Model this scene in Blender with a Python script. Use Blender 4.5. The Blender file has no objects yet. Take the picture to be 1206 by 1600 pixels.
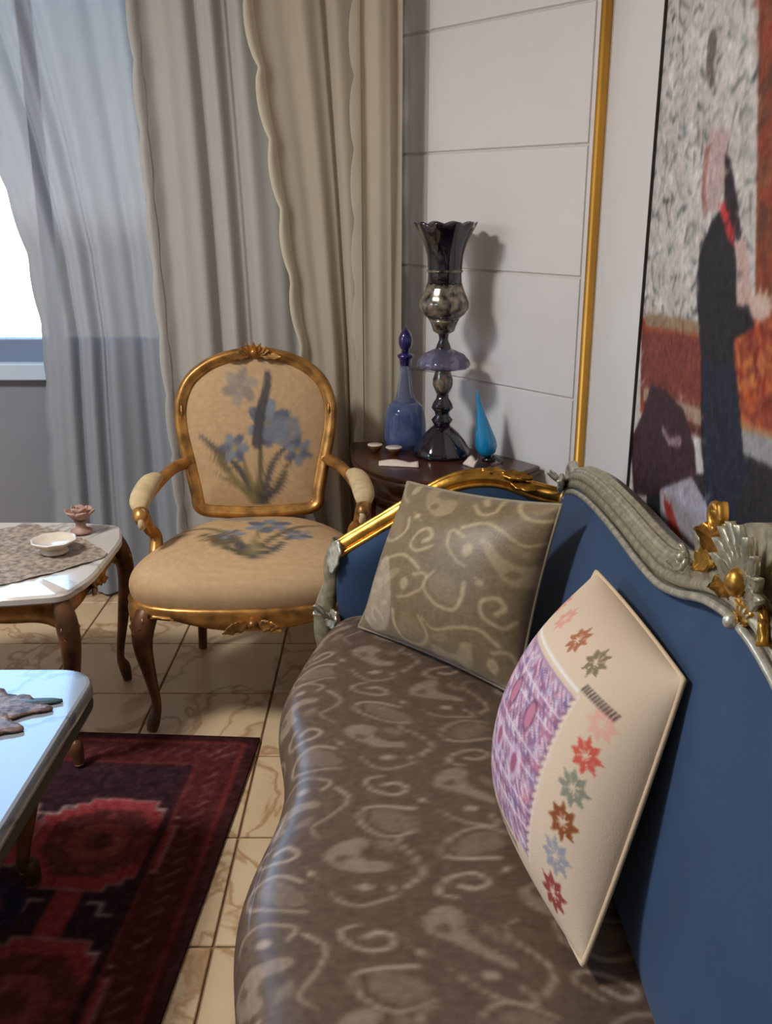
import bpy, math, random
import numpy as np
from mathutils import Vector, Matrix
random.seed(7)
rng = np.random.default_rng(7)
PI = math.pi
C = bpy.context.scene.collection
S = bpy.context.scene

# ------------------------------------------------------------------ camera, world, exposure
cam_d = bpy.data.cameras.new('camera'); cam = bpy.data.objects.new('camera', cam_d); C.objects.link(cam)
cam.location = (0, 0, 1.4)
cam.rotation_euler = (math.radians(90 - 17.75), 0, 0)
cam_d.sensor_fit = 'VERTICAL'; cam_d.sensor_height = 24.0; cam_d.lens = 24.0 * 1500 / 1600
cam_d.clip_start = 0.02
S.camera = cam
S.view_settings.view_transform = 'Standard'; S.view_settings.look = 'None'
S.view_settings.gamma = 1; S.view_settings.use_curve_mapping = False
S.view_settings.exposure = 0.0

W = bpy.data.worlds.new('sky'); S.world = W; W.use_nodes = True
nt = W.node_tree; nt.nodes.clear()
wo = nt.nodes.new('ShaderNodeOutputWorld'); bg = nt.nodes.new('ShaderNodeBackground')
tc = nt.nodes.new('ShaderNodeTexCoord'); sx = nt.nodes.new('ShaderNodeSeparateXYZ')
cr_ = nt.nodes.new('ShaderNodeValToRGB')
nt.links.new(tc.outputs['Generated'], sx.inputs[0])
mr = nt.nodes.new('ShaderNodeMapRange'); mr.inputs[1].default_value = -1; mr.inputs[2].default_value = 1
nt.links.new(sx.outputs['Z'], mr.inputs[0]); nt.links.new(mr.outputs[0], cr_.inputs[0])
el = cr_.color_ramp.elements
el[0].position = 0.0; el[0].color = (.30, .27, .23, 1)
el[1].position = 1.0; el[1].color = (.16, .36, .80, 1)
for p, c in ((.48, (.42, .38, .33, 1)), (.50, (.95, .95, .97, 1)), (.56, (.80, .86, .95, 1)), (.64, (.34, .62, 1.0, 1))):
    e = el.new(p); e.color = c
bg.inputs[1].default_value = 10.0
nt.links.new(cr_.outputs[0], bg.inputs[0]); nt.links.new(bg.outputs[0], wo.inputs[0])

def portal(name, loc, rot, sxx, syy):
    L = bpy.data.lights.new(name, 'AREA'); L.shape = 'RECTANGLE'; L.size = sxx; L.size_y = syy
    L.cycles.is_portal = True
    o = bpy.data.objects.new(name, L); o.location = loc; o.rotation_euler = rot; C.objects.link(o)
portal('window_portal', (-1.58, 3.50, 1.64), (-PI/2, 0, 0), 1.66, 1.55)
portal('window_portal', (-3.42, .4, 1.95), (0, -PI/2, 0), .9, 1.8)  # portal of the added side window
Lc = bpy.data.lights.new('added_lamp_light', 'AREA'); Lc.shape = 'DISK'; Lc.size = .6; Lc.energy = 73; Lc.color = (.98, 1, 1)  # light of the added lamp, no such source in view
lo = bpy.data.objects.new('added_lamp_light', Lc); lo.location = (-1.85, 1.35, 2.70); C.objects.link(lo)

# ------------------------------------------------------------------ colour, canvas
def lin(c):
    a = np.asarray(c, dtype=float) / 255.0
    return np.where(a <= .04045, a / 12.92, ((a + .055) / 1.055) ** 2.4)
def lin4(c):
    l = lin(c); return (float(l[0]), float(l[1]), float(l[2]), 1.0)

class Cv:
    """a flat pattern in metres (w across, h up), later read at the vertices of a mesh"""
    def __init__(s, w, h, res, base):
        s.w, s.h, s.res = w, h, res
        s.nx, s.ny = int(w / res) + 1, int(h / res) + 1
        s.a = np.ones((s.ny, s.nx, 3)) * np.array(base, float)
        s.X, s.Y = np.meshgrid(np.arange(s.nx) * res, np.arange(s.ny) * res)
    def _box(s, x0, x1, y0, y1):
        i0 = max(0, int(x0 / s.res) - 1); i1 = min(s.nx, int(x1 / s.res) + 3)
        j0 = max(0, int(y0 / s.res) - 1); j1 = min(s.ny, int(y1 / s.res) + 3)
        return (slice(j0, j1), slice(i0, i1)) if i1 > i0 and j1 > j0 else None
    def _mix(s, sl, m, col, al):
        m = (m * al)[..., None]; s.a[sl] = s.a[sl] * (1 - m) + np.array(col, float) * m
    def poly(s, pts, col, al=1.0):
        P = np.array(pts, float); sl = s._box(P[:, 0].min(), P[:, 0].max(), P[:, 1].min(), P[:, 1].max())
        if sl is None: return
        X, Y = s.X[sl], s.Y[sl]; ins = np.zeros(X.shape, bool); n = len(P)
        for i in range(n):
            x0, y0 = P[i]; x1, y1 = P[(i + 1) % n]
            if y0 == y1: continue
            c = ((y0 > Y) != (y1 > Y)) & (X < (x1 - x0) * (Y - y0) / (y1 - y0) + x0); ins ^= c
        s._mix(sl, ins.astype(float), col, al)
    def stroke(s, pts, w0, w1, col, al=1.0):
        P = np.array(pts, float); m = max(w0, w1) + s.res
        sl = s._box(P[:, 0].min() - m, P[:, 0].max() + m, P[:, 1].min() - m, P[:, 1].max() + m)
        if sl is None: return
        X, Y = s.X[sl], s.Y[sl]; best = np.full(X.shape, 9.0); n = len(P) - 1
        for i in range(n):
            a, b = P[i], P[i + 1]; d = b - a; L = max(d @ d, 1e-12)
            t = np.clip(((X - a[0]) * d[0] + (Y - a[1]) * d[1]) / L, 0, 1)
            r = np.hypot(X - a[0] - t * d[0], Y - a[1] - t * d[1])
            w = w0 + (w1 - w0) * (i + t) / n
            best = np.minimum(best, r - w * .5)
        s._mix(sl, np.clip(.5 - best / s.res, 0, 1), col, al)
    def ell(s, cx, cy, rx, ry, col, al=1.0, rot=0):
        m = max(rx, ry); sl = s._box(cx - m, cx + m, cy - m, cy + m)
        if sl is None: return
        X, Y = s.X[sl] - cx, s.Y[sl] - cy; c, q = math.cos(rot), math.sin(rot)
        d = np.hypot((X * c + Y * q) / rx, (-X * q + Y * c) / ry)
        s._mix(sl, np.clip((1 - d) * min(rx, ry) / s.res + .5, 0, 1), col, al)
    def speck(s, amt, blur=1):
        n = rng.normal(0, amt, (s.ny, s.nx, 1))
        for _ in range(blur): n = (n + np.roll(n, 1, 0) + np.roll(n, 1, 1) + np.roll(n, -1, 0) + np.roll(n, -1, 1)) / 2.6
        s.a = np.clip(s.a + n, 0, 255)
    def soften(s, n=1):
        for _ in range(n):
            p = np.pad(s.a, ((1, 1), (1, 1), (0, 0)), mode='edge')
            s.a = (p[1:-1, 1:-1] * 2 + p[:-2, 1:-1] + p[2:, 1:-1] + p[1:-1, :-2] + p[1:-1, 2:]) / 6
    def at(s, x, y):
        i = np.clip(np.asarray(x) / s.res, 0, s.nx - 1.001); j = np.clip(np.asarray(y) / s.res, 0, s.ny - 1.001)
        i0 = i.astype(int); j0 = j.astype(int); fx = (i - i0)[..., None]; fy = (j - j0)[..., None]
        a = s.a
        c = (a[j0, i0] * (1 - fx) + a[j0, i0 + 1] * fx) * (1 - fy) + (a[j0 + 1, i0] * (1 - fx) + a[j0 + 1, i0 + 1] * fx) * fy
        return lin(c)

def spl(pts, n=8, closed=False):
    P = [Vector(p) if len(p) == 3 else Vector((p[0], p[1], 0)) for p in pts]; out = []; m = len(P)
    for i in range(m if closed else m - 1):
        if closed: a, b, c, d = P[(i - 1) % m], P[i], P[(i + 1) % m], P[(i + 2) % m]
        else: a, b, c, d = P[max(i - 1, 0)], P[i], P[i + 1], P[min(i + 2, m - 1)]
        for k in range(n):
            t = k / n
            out.append(.5 * ((2 * b) + (c - a) * t + (2 * a - 5 * b + 4 * c - d) * t * t + (-a + 3 * b - 3 * c + d) * t ** 3))
    if not closed: out.append(P[-1].copy())
    return out
def spl2(pts, n=6, closed=False): return [(p.x, p.y) for p in spl(pts, n, closed)]

# ------------------------------------------------------------------ materials
def M(name, col=None, rough=.6, metal=0., vc=False, noise=None, bump=None, coat=0., spec=.5, trans=0., ior=1.45, sheen=0., col2=None, coat_rough=.05, alpha=1.0, emit=None):
    m = bpy.data.materials.new(name); m.use_nodes = True; n = m.node_tree; b = n.nodes['Principled BSDF']
    b.inputs['Roughness'].default_value = rough; b.inputs['Metallic'].default_value = metal
    b.inputs['Specular IOR Level'].default_value = spec; b.inputs['Coat Weight'].default_value = coat
    b.inputs['Coat Roughness'].default_value = coat_rough
    b.inputs['Transmission Weight'].default_value = trans; b.inputs['IOR'].default_value = ior
    b.inputs['Sheen Weight'].default_value = sheen; b.inputs['Alpha'].default_value = alpha
    if emit: b.inputs['Emission Color'].default_value = lin4(emit[0]); b.inputs['Emission Strength'].default_value = emit[1]
    tcn = n.nodes.new('ShaderNodeTexCoord'); src = None
    if vc:
        at = n.nodes.new('ShaderNodeAttribute'); at.attribute_name = 'Col'; src = at.outputs['Color']
    if col is not None: b.inputs['Base Color'].default_value = lin4(col)
    if noise or col2:
        sc, amt = noise or (6, .5)
        nz = n.nodes.new('ShaderNodeTexNoise'); nz.inputs['Scale'].default_value = sc; nz.inputs['Detail'].default_value = 5
        n.links.new(tcn.outputs['Object'], nz.inputs['Vector'])
        rp = n.nodes.new('ShaderNodeValToRGB'); rp.color_ramp.elements[0].position = .35; rp.color_ramp.elements[1].position = .65
        n.links.new(nz.outputs['Fac'], rp.inputs[0])
        mx = n.nodes.new('ShaderNodeMix'); mx.data_type = 'RGBA'
        if vc:
            mx.blend_type = 'MULTIPLY'; mx.inputs['Factor'].default_value = 1
            rp.color_ramp.elements[0].color = (1 - amt,) * 3 + (1,); rp.color_ramp.elements[1].color = (1, 1, 1, 1)
            n.links.new(src, mx.inputs[6]); n.links.new(rp.outputs[0], mx.inputs[7])
        else:
            c2 = col2 if col2 else tuple(c * (1 - amt) for c in col)
            mx.inputs[6].default_value = lin4(c2); mx.inputs[7].default_value = lin4(col)
            n.links.new(rp.outputs[0], mx.inputs['Factor'])
        src = mx.outputs[2]
    if src is not None: n.links.new(src, b.inputs['Base Color'])
    if bump:
        nb = n.nodes.new('ShaderNodeTexNoise'); nb.inputs['Scale'].default_value = bump[0]; nb.inputs['Detail'].default_value = 3
        n.links.new(tcn.outputs['Object'], nb.inputs['Vector'])
        bp = n.nodes.new('ShaderNodeBump'); bp.inputs['Strength'].default_value = bump[1]; bp.inputs['Distance'].default_value = .002
        n.links.new(nb.outputs['Fac'], bp.inputs['Height']); n.links.new(bp.outputs[0], b.inputs['Normal'])
    return m

def marble(name, base, vein, vscale=3.0, rough=.25, coat=.3, thr=(.47, .5), spec=.5, base2=None):
    """stone: soft cloudy body, thin warped veins"""
    m = M(name, base, rough, coat=coat, spec=spec); n = m.node_tree; b = n.nodes['Principled BSDF']
    tcn = n.nodes.new('ShaderNodeTexCoord'); oi = n.nodes.new('ShaderNodeObjectInfo')
    ad = n.nodes.new('ShaderNodeVectorMath'); ad.operation = 'MULTIPLY_ADD'; ad.inputs[1].default_value = (1, 1, 1)
    cm = n.nodes.new('ShaderNodeCombineXYZ'); mu = n.nodes.new('ShaderNodeMath'); mu.operation = 'MULTIPLY'; mu.inputs[1].default_value = 37
    n.links.new(oi.outputs['Random'], mu.inputs[0]); n.links.new(mu.outputs[0], cm.inputs[0]); n.links.new(mu.outputs[0], cm.inputs[1])
    n.links.new(tcn.outputs['Object'], ad.inputs[0]); n.links.new(cm.outputs[0], ad.inputs[2])
    nz = n.nodes.new('ShaderNodeTexNoise'); nz.inputs['Scale'].default_value = vscale; nz.inputs['Detail'].default_value = 6; nz.inputs['Distortion'].default_value = 1.2
    n.links.new(ad.outputs[0], nz.inputs['Vector'])
    r = n.nodes.new('ShaderNodeValToRGB'); e = r.color_ramp.elements
    e[0].position = thr[0]; e[0].color = (0, 0, 0, 1); e[1].position = thr[1]; e[1].color = (1, 1, 1, 1)
    q = e.new(min(.99, thr[1] + (thr[1] - thr[0]))); q.color = (0, 0, 0, 1)
    n.links.new(nz.outputs['Fac'], r.inputs[0])
    n2 = n.nodes.new('ShaderNodeTexNoise'); n2.inputs['Scale'].default_value = vscale * 1.7; n2.inputs['Detail'].default_value = 4
    n.links.new(ad.outputs[0], n2.inputs['Vector'])
    m1 = n.nodes.new('ShaderNodeMix'); m1.data_type = 'RGBA'
    m1.inputs[6].default_value = lin4(base2 or tuple(c * .82 for c in base)); m1.inputs[7].default_value = lin4(base); n.links.new(n2.outputs['Fac'], m1.inputs['Factor'])
    m2 = n.nodes.new('ShaderNodeMix'); m2.data_type = 'RGBA'; m2.inputs[7].default_value = lin4(vein)
    n.links.new(m1.outputs[2], m2.inputs[6]); n.links.new(r.outputs[0], m2.inputs['Factor']); n.links.new(m2.outputs[2], b.inputs['Base Color'])
    return m

def sheer(name, col, transl, transp):
    """thin cloth that scatters light through"""
    m = bpy.data.materials.new(name); m.use_nodes = True; n = m.node_tree; n.nodes.clear()
    o = n.nodes.new('ShaderNodeOutputMaterial'); d = n.nodes.new('ShaderNodeBsdfDiffuse'); t = n.nodes.new('ShaderNodeBsdfTranslucent'); q = n.nodes.new('ShaderNodeBsdfTransparent')
    tcn = n.nodes.new('ShaderNodeTexCoord'); nz = n.nodes.new('ShaderNodeTexNoise'); nz.inputs['Scale'].default_value = 3; nz.inputs['Detail'].default_value = 3
    mp = n.nodes.new('ShaderNodeMapping'); mp.inputs['Scale'].default_value = (5, 5, .35)
    n.links.new(tcn.outputs['Object'], mp.inputs[0]); n.links.new(mp.outputs[0], nz.inputs['Vector'])
    mx = n.nodes.new('ShaderNodeMix'); mx.data_type = 'RGBA'; mx.inputs[6].default_value = lin4(tuple(c * .95 for c in col)); mx.inputs[7].default_value = lin4(col)
    n.links.new(nz.outputs['Fac'], mx.inputs['Factor'])
    n.links.new(mx.outputs[2], d.inputs['Color']); n.links.new(mx.outputs[2], t.inputs['Color'])
    a = n.nodes.new('ShaderNodeMixShader'); a.inputs[0].default_value = transl; n.links.new(d.outputs[0], a.inputs[1]); n.links.new(t.outputs[0], a.inputs[2])
    c = n.nodes.new('ShaderNodeMixShader'); c.inputs[0].default_value = transp; n.links.new(a.outputs[0], c.inputs[1]); n.links.new(q.outputs[0], c.inputs[2])
    n.links.new(c.outputs[0], o.inputs['Surface']); return m

def pane_mat(name):
    m = bpy.data.materials.new(name); m.use_nodes = True; n = m.node_tree; n.nodes.clear()
    o = n.nodes.new('ShaderNodeOutputMaterial'); g = n.nodes.new('ShaderNodeBsdfGlossy'); g.inputs['Roughness'].default_value = .02
    q = n.nodes.new('ShaderNodeBsdfTransparent'); q.inputs[0].default_value = (.95, .97, .97, 1); f = n.nodes.new('ShaderNodeFresnel'); f.inputs[0].default_value = 1.45
    c = n.nodes.new('ShaderNodeMixShader'); n.links.new(f.outputs[0], c.inputs[0]); n.links.new(q.outputs[0], c.inputs[1]); n.links.new(g.outputs[0], c.inputs[2])
    n.links.new(c.outputs[0], o.inputs['Surface']); return m

mt = {}
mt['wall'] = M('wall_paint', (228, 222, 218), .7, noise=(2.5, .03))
mt['wall_shaded'] = M('shaded_wall_paint', (138, 140, 150), .8, noise=(2.5, .04))  # back wall coloured darker to stand for shade under the window
mt['panel'] = M('wall_panel_paint', (228, 221, 217), .55, noise=(2.0, .03))
mt['joint'] = M('panel_joint', (204, 196, 190), .8)
mt['ceiling'] = M('ceiling_paint', (232, 226, 216), .8)
mt['tile'] = marble('floor_stone', (222, 198, 164), (172, 132, 92), 3.0, .35, .2, (.475, .51), base2=(196, 160, 116))
mt['grout'] = M('grout', (140, 112, 84), .9)
mt['gold'] = M('gold_leaf', (214, 158, 70), .32, .9, noise=(30, .35), bump=(90, .25))
mt['gold_trim'] = M('gold_paint', (206, 150, 58), .42, .55, noise=(3, .15))
mt['antique'] = M('antique_gilt', (190, 180, 152), .36, .55, noise=(60, .22), bump=(80, .25))
mt['silver'] = M('silver_gilt', (218, 212, 192), .30, .6, noise=(60, .2), bump=(80, .2))
mt['chair_gold'] = M('chair_gilt', (206, 148, 78), .36, .62, noise=(22, .35), bump=(90, .2))
mt['chair_dark'] = M('worn_gilt_wood', (112, 72, 42), .45, .25, noise=(18, .4))
mt['blue'] = M('blue_velvet', (38, 64, 96), .8, sheen=.12, noise=(9, .10), bump=(260, .12))
mt['damask'] = M('damask', rough=.36, vc=True, noise=(70, .12), bump=(320, .12), sheen=.05, spec=.6)
mt['brocade'] = M('brocade', rough=.42, vc=True, noise=(70, .12), bump=(320, .2), sheen=.2)
mt['linen'] = M('embroidered_linen', rough=.85, vc=True, bump=(420, .25))
mt['tapestry'] = M('tapestry', rough=.8, vc=True, noise=(60, .08), bump=(400, .2))
mt['cream_pad'] = M('cream_pad', (214, 186, 140), .75, noise=(40, .1), bump=(300, .2))
mt['rug'] = M('rug_wool', rough=.95, vc=True, noise=(140, .25), bump=(260, .5), spec=.2)
mt['canvas'] = M('painted_canvas', rough=.55, vc=True, noise=(120, .06), bump=(300, .1))
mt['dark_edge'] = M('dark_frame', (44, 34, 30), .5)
mt['marble'] = marble('white_marble', (228, 216, 204), (170, 158, 150), 2.4, .18, .4, (.48, .5))
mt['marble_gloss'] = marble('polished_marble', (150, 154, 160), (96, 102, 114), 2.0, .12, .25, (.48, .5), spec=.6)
mt['lace'] = M('lace', (176, 156, 138), .9, noise=(60, .35), bump=(160, .6))
mt['porcelain'] = M('porcelain', (220, 204, 184), .25, coat=.4)
mt['rose'] = M('rosy_ceramic', (188, 150, 132), .5, noise=(30, .15))
mt['darkwood'] = M('dark_red_wood', (84, 42, 26), .30, noise=(7, .4), coat=.35, coat_rough=.12)
mt['darkwood2'] = M('dark_wood_carving', (66, 38, 24), .4, noise=(16, .4), coat=.2)
mt['smoke'] = M('dark_purple_glass', (30, 22, 36), .10, coat=1.0, col2=(12, 9, 16), noise=(20, .5))
mt['smoke_pat'] = M('patterned_dark_glass', (150, 136, 116), .16, .3, coat=1.0, col2=(26, 20, 26), noise=(42, .5))
mt['smoke_clear'] = M('lilac_glass', (150, 146, 178), .06, trans=.75, ior=1.35, coat=.5)
mt['blue_glass'] = M('blue_etched_glass', (150, 170, 216), .12, trans=.72, ior=1.2, coat=.6, col2=(96, 118, 180), noise=(26, .4))
mt['neck_glass'] = M('pale_blue_glass', (176, 184, 214), .05, trans=.8, ior=1.25)
mt['cobalt'] = M('cobalt_glass', (44, 36, 110), .08, coat=1.0, noise=(30, .3))
mt['turquoise'] = M('turquoise_glass', (20, 150, 205), .06, trans=.25, ior=1.4, coat=1.0)
mt['black'] = M('black_foot', (18, 16, 18), .35)
mt['paper'] = M('white_paper', (226, 206, 192), .7)
mt['brown_dish'] = M('brown_glaze', (92, 56, 34), .3, coat=.5)
mt['bronze'] = M('bronze_inlay', (150, 122, 106), .42, .35, col2=(74, 52, 44), noise=(70, .5), bump=(150, .6))
mt['bronze_dark'] = M('bronze_leaf_tip', (70, 84, 84), .4, .3)
mt['frame_win'] = M('window_frame_paint', (118, 134, 160), .5)
mt['sill'] = M('sill_paint', (190, 206, 224), .45)
mt['pane'] = pane_mat('window_glass')
mt['cur_a'] = sheer('sheer_curtain', (156, 161, 170), .032, .020)  # cloth coloured bluish in place of sky light glowing through
mt['cur_b'] = sheer('taupe_curtain', (192, 186, 179), .10, .0)
mt['cur_d'] = sheer('warm_taupe_curtain', (192, 178, 158), .10, .0)
mt['cur_c'] = sheer('beige_curtain', (196, 182, 160), .10, .0)
mt['cur_edge'] = sheer('cream_border', (222, 210, 186), .10, .0)
mt['cur_edge2'] = sheer('pale_border', (196, 192, 186), .10, .0)
mt['lamp'] = M('added_lamp_glass', (240, 226, 200), .4, emit=((255, 226, 180), 2.5))  # glowing shade of the added ceiling lamp
mt['rod'] = M('brass_rod', (170, 130, 70), .35, .8)

# ------------------------------------------------------------------ mesh building
class B:
    def __init__(s): s.v = []; s.f = []; s.c = []
    def add(s, vs, fs, cols=None):
        o = len(s.v); s.v += [tuple(v) for v in vs]; s.f += [tuple(i + o for i in f) for f in fs]
        if cols is not None: s.c += [tuple(c) for c in cols]
        return s
def grid_faces(nu, nv, cu=False, cv=False):
    F = []
    for i in range(nu if cu else nu - 1):
        for j in range(nv if cv else nv - 1):
            a, b = i, (i + 1) % nu; c, d = j, (j + 1) % nv
            F.append((a * nv + c, b * nv + c, b * nv + d, a * nv + d))
    return F
def wloc(o):
    l = Vector((0, 0, 0))
    while o is not None: l += o.location; o = o.parent
    return l
def ob(name, b, mat, parent=None, smooth=True, world=False, angle=None):
    me = bpy.data.meshes.new(name)
    vs = b.v
    if world and parent is not None:
        q = wloc(parent); vs = [(v[0] - q.x, v[1] - q.y, v[2] - q.z) for v in vs]
    me.from_pydata(vs, [], b.f)
    if b.c:
        at = me.color_attributes.new('Col', 'FLOAT_COLOR', 'POINT')
        a = np.ones((len(b.v), 4), np.float32); a[:, :3] = np.array(b.c, np.float32); at.data.foreach_set('color', a.ravel())
    me.materials.append(mt[mat] if isinstance(mat, str) else mat)
    me.validate(); me.update()
    if smooth:
        me.polygons.foreach_set('use_smooth', [True] * len(me.polygons))
        if angle: me.set_sharp_from_angle(angle=math.radians(angle))
    o = bpy.data.objects.new(name, me); C.objects.link(o)
    if parent is not None: o.parent = parent
    return o
def tag(o, label, cat, group=None):
    o['label'] = label; o['category'] = cat
    if group: o['group'] = group
    return o
def thing(name, label, cat, loc=(0, 0, 0), rz=0, group=None):
    o = bpy.data.objects.new(name, None); C.objects.link(o); o.location = loc; o.rotation_euler = (0, 0, rz); o.empty_display_size = .05
    return tag(o, label, cat, group)
def struct(name, b, mat, smooth=False):
    o = ob(name, b, mat, None, smooth); o['kind'] = 'structure'; return o
def box(b, x0, x1, y0, y1, z0, z1, bev=0):
    if bev <= 0:
        v = [(x, y, z) for x in (x0, x1) for y in (y0, y1) for z in (z0, z1)]
        b.add(v, [(0, 1, 3, 2), (4, 6, 7, 5), (0, 4, 5, 1), (2, 3, 7, 6), (0, 2, 6, 4), (1, 5, 7, 3)])
    else:
        rings = [(z0, bev), (z0 + bev, 0), (z1 - bev, 0), (z1, bev)]; v = []
        for z, i in rings:
            k = bev if i == 0 else bev * 1.0
            a0, a1, c0, c1 = x0 + i, x1 - i, y0 + i, y1 - i
            v += [(a0 + k, c0, z), (a1 - k, c0, z), (a1, c0 + k, z), (a1, c1 - k, z), (a1 - k, c1, z), (a0 + k, c1, z), (a0, c1 - k, z), (a0, c0 + k, z)]
        f = [(r * 8 + i, r * 8 + (i + 1) % 8, r * 8 + 8 + (i + 1) % 8, r * 8 + 8 + i) for r in range(3) for i in range(8)]
        f += [tuple(range(7, -1, -1)), tuple(range(24, 32))]
        b.add(v, f)
    return b
def lathe(b, prof, cx=0, cy=0, seg=32, wob=None, mtx=None):
    v = []
    for k, (r, z) in enumerate(prof):
        for i in range(seg):
            a = 2 * PI * i / seg; rr, zz = (r, z) if wob is None else wob(r, z, a, k)
            p = Vector((rr * math.cos(a), rr * math.sin(a), zz))
            if mtx is not None: p = mtx @ p
            v.append((p.x + cx, p.y + cy, p.z))
    f = [(k * seg + i, k * seg + (i + 1) % seg, (k + 1) * seg + (i + 1) % seg, (k + 1) * seg + i) for k in range(len(prof) - 1) for i in range(seg)]
    f += [tuple(range(seg - 1, -1, -1)), tuple(range((len(prof) - 1) * seg, len(prof) * seg))]
    return b.add(v, f)
def sweep(b, path, prof, ref=(0, 0, 1), closed=False, scale=None, caps=True):
    n = len(path); m = len(prof); v = []
    for i, p in enumerate(path):
        a = path[(i - 1) % n] if closed or i > 0 else path[i]; c = path[(i + 1) % n] if closed or i < n - 1 else path[i]
        T = (Vector(c) - Vector(a)).normalized(); R = Vector(ref[i] if isinstance(ref, list) else ref)
        N = R - T * R.dot(T)
        if N.length < 1e-4: N = Vector((1, 0, 0)) - T * T.x
        N.normalize(); Bn = T.cross(N); s = 1 if scale is None else scale[i]
        for (x, y) in prof: v.append(Vector(p) + Bn * (x * s) + N * (y * s))
    f = grid_faces(n, m, closed, True)
    if caps and not closed: f += [tuple(range(m - 1, -1, -1)), tuple(range((n - 1) * m, n * m))]
    return b.add(v, f)
def circ(r, n=10, sx=1, sy=1): return [(r * sx * math.cos(2 * PI * i / n), r * sy * math.sin(2 * PI * i / n)) for i in range(n)]
def tube(b, path, radii, n=10, ref=(0, 0, 1)):
    if not isinstance(radii, (list, tuple)): radii = [radii] * len(path)
    return sweep(b, path, circ(1, n), ref, scale=list(radii))
def tub(b, pts, rads, n=10, k=6, ref=(0, 0, 1)):
    P = spl(pts, k); R = [p.x for p in spl([(r, 0, 0) for r in rads], k)]; return tube(b, P, R, n, ref)
def ball(b, c, r, sx=1, sy=1, sz=1, seg=16, rows=9):
    prof = [(max(1e-4, r * math.sin(PI * k / rows)), r * math.cos(PI * k / rows)) for k in range(rows, -1, -1)]
    return lathe(b, [(p[0], p[1]) for p in prof], 0, 0, seg, None, Matrix.Translation(c) @ Matrix.Diagonal((sx, sy, sz, 1)))
def leaf(b, mtx, L, Wd, th=.006, curl=.3, lobes=3, nu=12, nv=7, cup=.25):
    top = []; bot = []
    for i in range(nu):
        u = i / (nu - 1); w = Wd * .5 * max(.04, math.sin(PI * min(1, u ** .75)) ** .8) * (1 + .22 * math.cos(2 * PI * lobes * u))
        a = curl * u * 1.6
        for j in range(nv):
            s = 2 * j / (nv - 1) - 1
            h = L * curl * u * u * .6 + abs(s) * w * cup - .15 * th * math.cos(s * 9)
            p = Vector((L * u * (1 - .12 * abs(curl) * u), s * w, h))
            top.append(mtx @ (p + Vector((0, 0, th * .5 * (1 - .6 * abs(s)))))); bot.append(mtx @ (p - Vector((0, 0, th * .5))))
    n = len(top); f = grid_faces(nu, nv); f2 = [tuple(n + i for i in reversed(q)) for q in f]
    e = [i * nv for i in range(nu)] + [(nu - 1) * nv + j for j in range(1, nv)] + [i * nv + nv - 1 for i in range(nu - 2, -1, -1)] + [j for j in range(nv - 2, 0, -1)]
    rim = [(e[(k + 1) % len(e)], e[k], e[k] + n, e[(k + 1) % len(e)] + n) for k in range(len(e))]
    return b.add(top + bot, f + f2 + rim)
def frame_mtx(p, xdir, up):
    x = Vector(xdir).normalized(); u = Vector(up); y = u.cross(x).normalized(); z = x.cross(y)
    m = Matrix((x, y, z)).transposed().to_4x4(); m.translation = Vector(p); return m
def spiral(b, c, e1, e2, r0, turns, w0, w1, start=0, n=36, ref=None):
    e1 = Vector(e1); e2 = Vector(e2); P = []; R = []
    for i in range(n):
        t = i / (n - 1); a = start + turns * 2 * PI * t; r = r0 * (1 - t) ** .85 + .002
        P.append(Vector(c) + e1 * (r * math.cos(a)) + e2 * (r * math.sin(a))); R.append(w0 + (w1 - w0) * t)
    return tube(b, P, R, 8, tuple(e1.cross(e2)))

# ------------------------------------------------------------------ the room
RX = .58                                   # face of the right wall
WD = Vector((-.643, .766, 0)); WN = Vector((-.766, -.643, 0)); W0 = Vector((RX, 2.71, 0))   # slanted corner wall
YB = 3.45
def wp(t, off=0): return W0 + WD * t + WN * off
fb = B(); box(fb, -3.5, 1.2, -2.6, 3.7, -.06, -.006); floor = struct('floor', fb, 'grout')
TS = .345; tb = B(); box(tb, -TS/2 + .003, TS/2 - .003, -TS/2 + .003, TS/2 - .003, -.02, 0, .002); tile0 = None
for i in range(-9, 2):
    for j in range(0, 10):
        cx = -.515 + TS * i + TS; cy = 1.895 - TS/2 + TS * (j - 5) + TS
        if cx + TS/2 > RX + .1 or cy + TS/2 > YB + .2 or cx < -2.6: continue
        if tile0 is None:
            o = tile0 = ob('tile', tb, 'tile', floor, smooth=False)
        else:
            o = tile0.copy(); C.objects.link(o); o.parent = floor
        o.location = (cx, cy, 0)
cb = B(); box(cb, -3.5, 1.2, -2.6, 3.7, 2.80, 2.86); struct('ceiling', cb, 'ceiling')
b = B(); box(b, RX, RX + .1, -2.5, 2.71, 0, 2.8); struct('wall_right', b, 'wall')
b = B(); box(b, -3.5, 1.1, -2.6, -2.5, 0, 2.8); struct('wall_front', b, 'wall')
# back wall around its window
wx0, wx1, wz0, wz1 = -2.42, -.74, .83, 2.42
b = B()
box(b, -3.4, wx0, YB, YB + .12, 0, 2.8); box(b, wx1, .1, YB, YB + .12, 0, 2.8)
box(b, wx0, wx1, YB, YB + .12, 0, wz0); box(b, wx0, wx1, YB, YB + .12, wz1, 2.8); struct('wall_back', b, 'wall_shaded')
b = B()
box(b, -3.5, -3.4, -2.5, -.5, 0, 2.8); box(b, -3.5, -3.4, 1.3, YB + .12, 0, 2.8); box(b, -3.5, -3.4, -.5, 1.3, 0, 1.5); box(b, -3.5, -3.4, -.5, 1.3, 2.4, 2.8)
struct('wall_left', b, 'wall')
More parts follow.
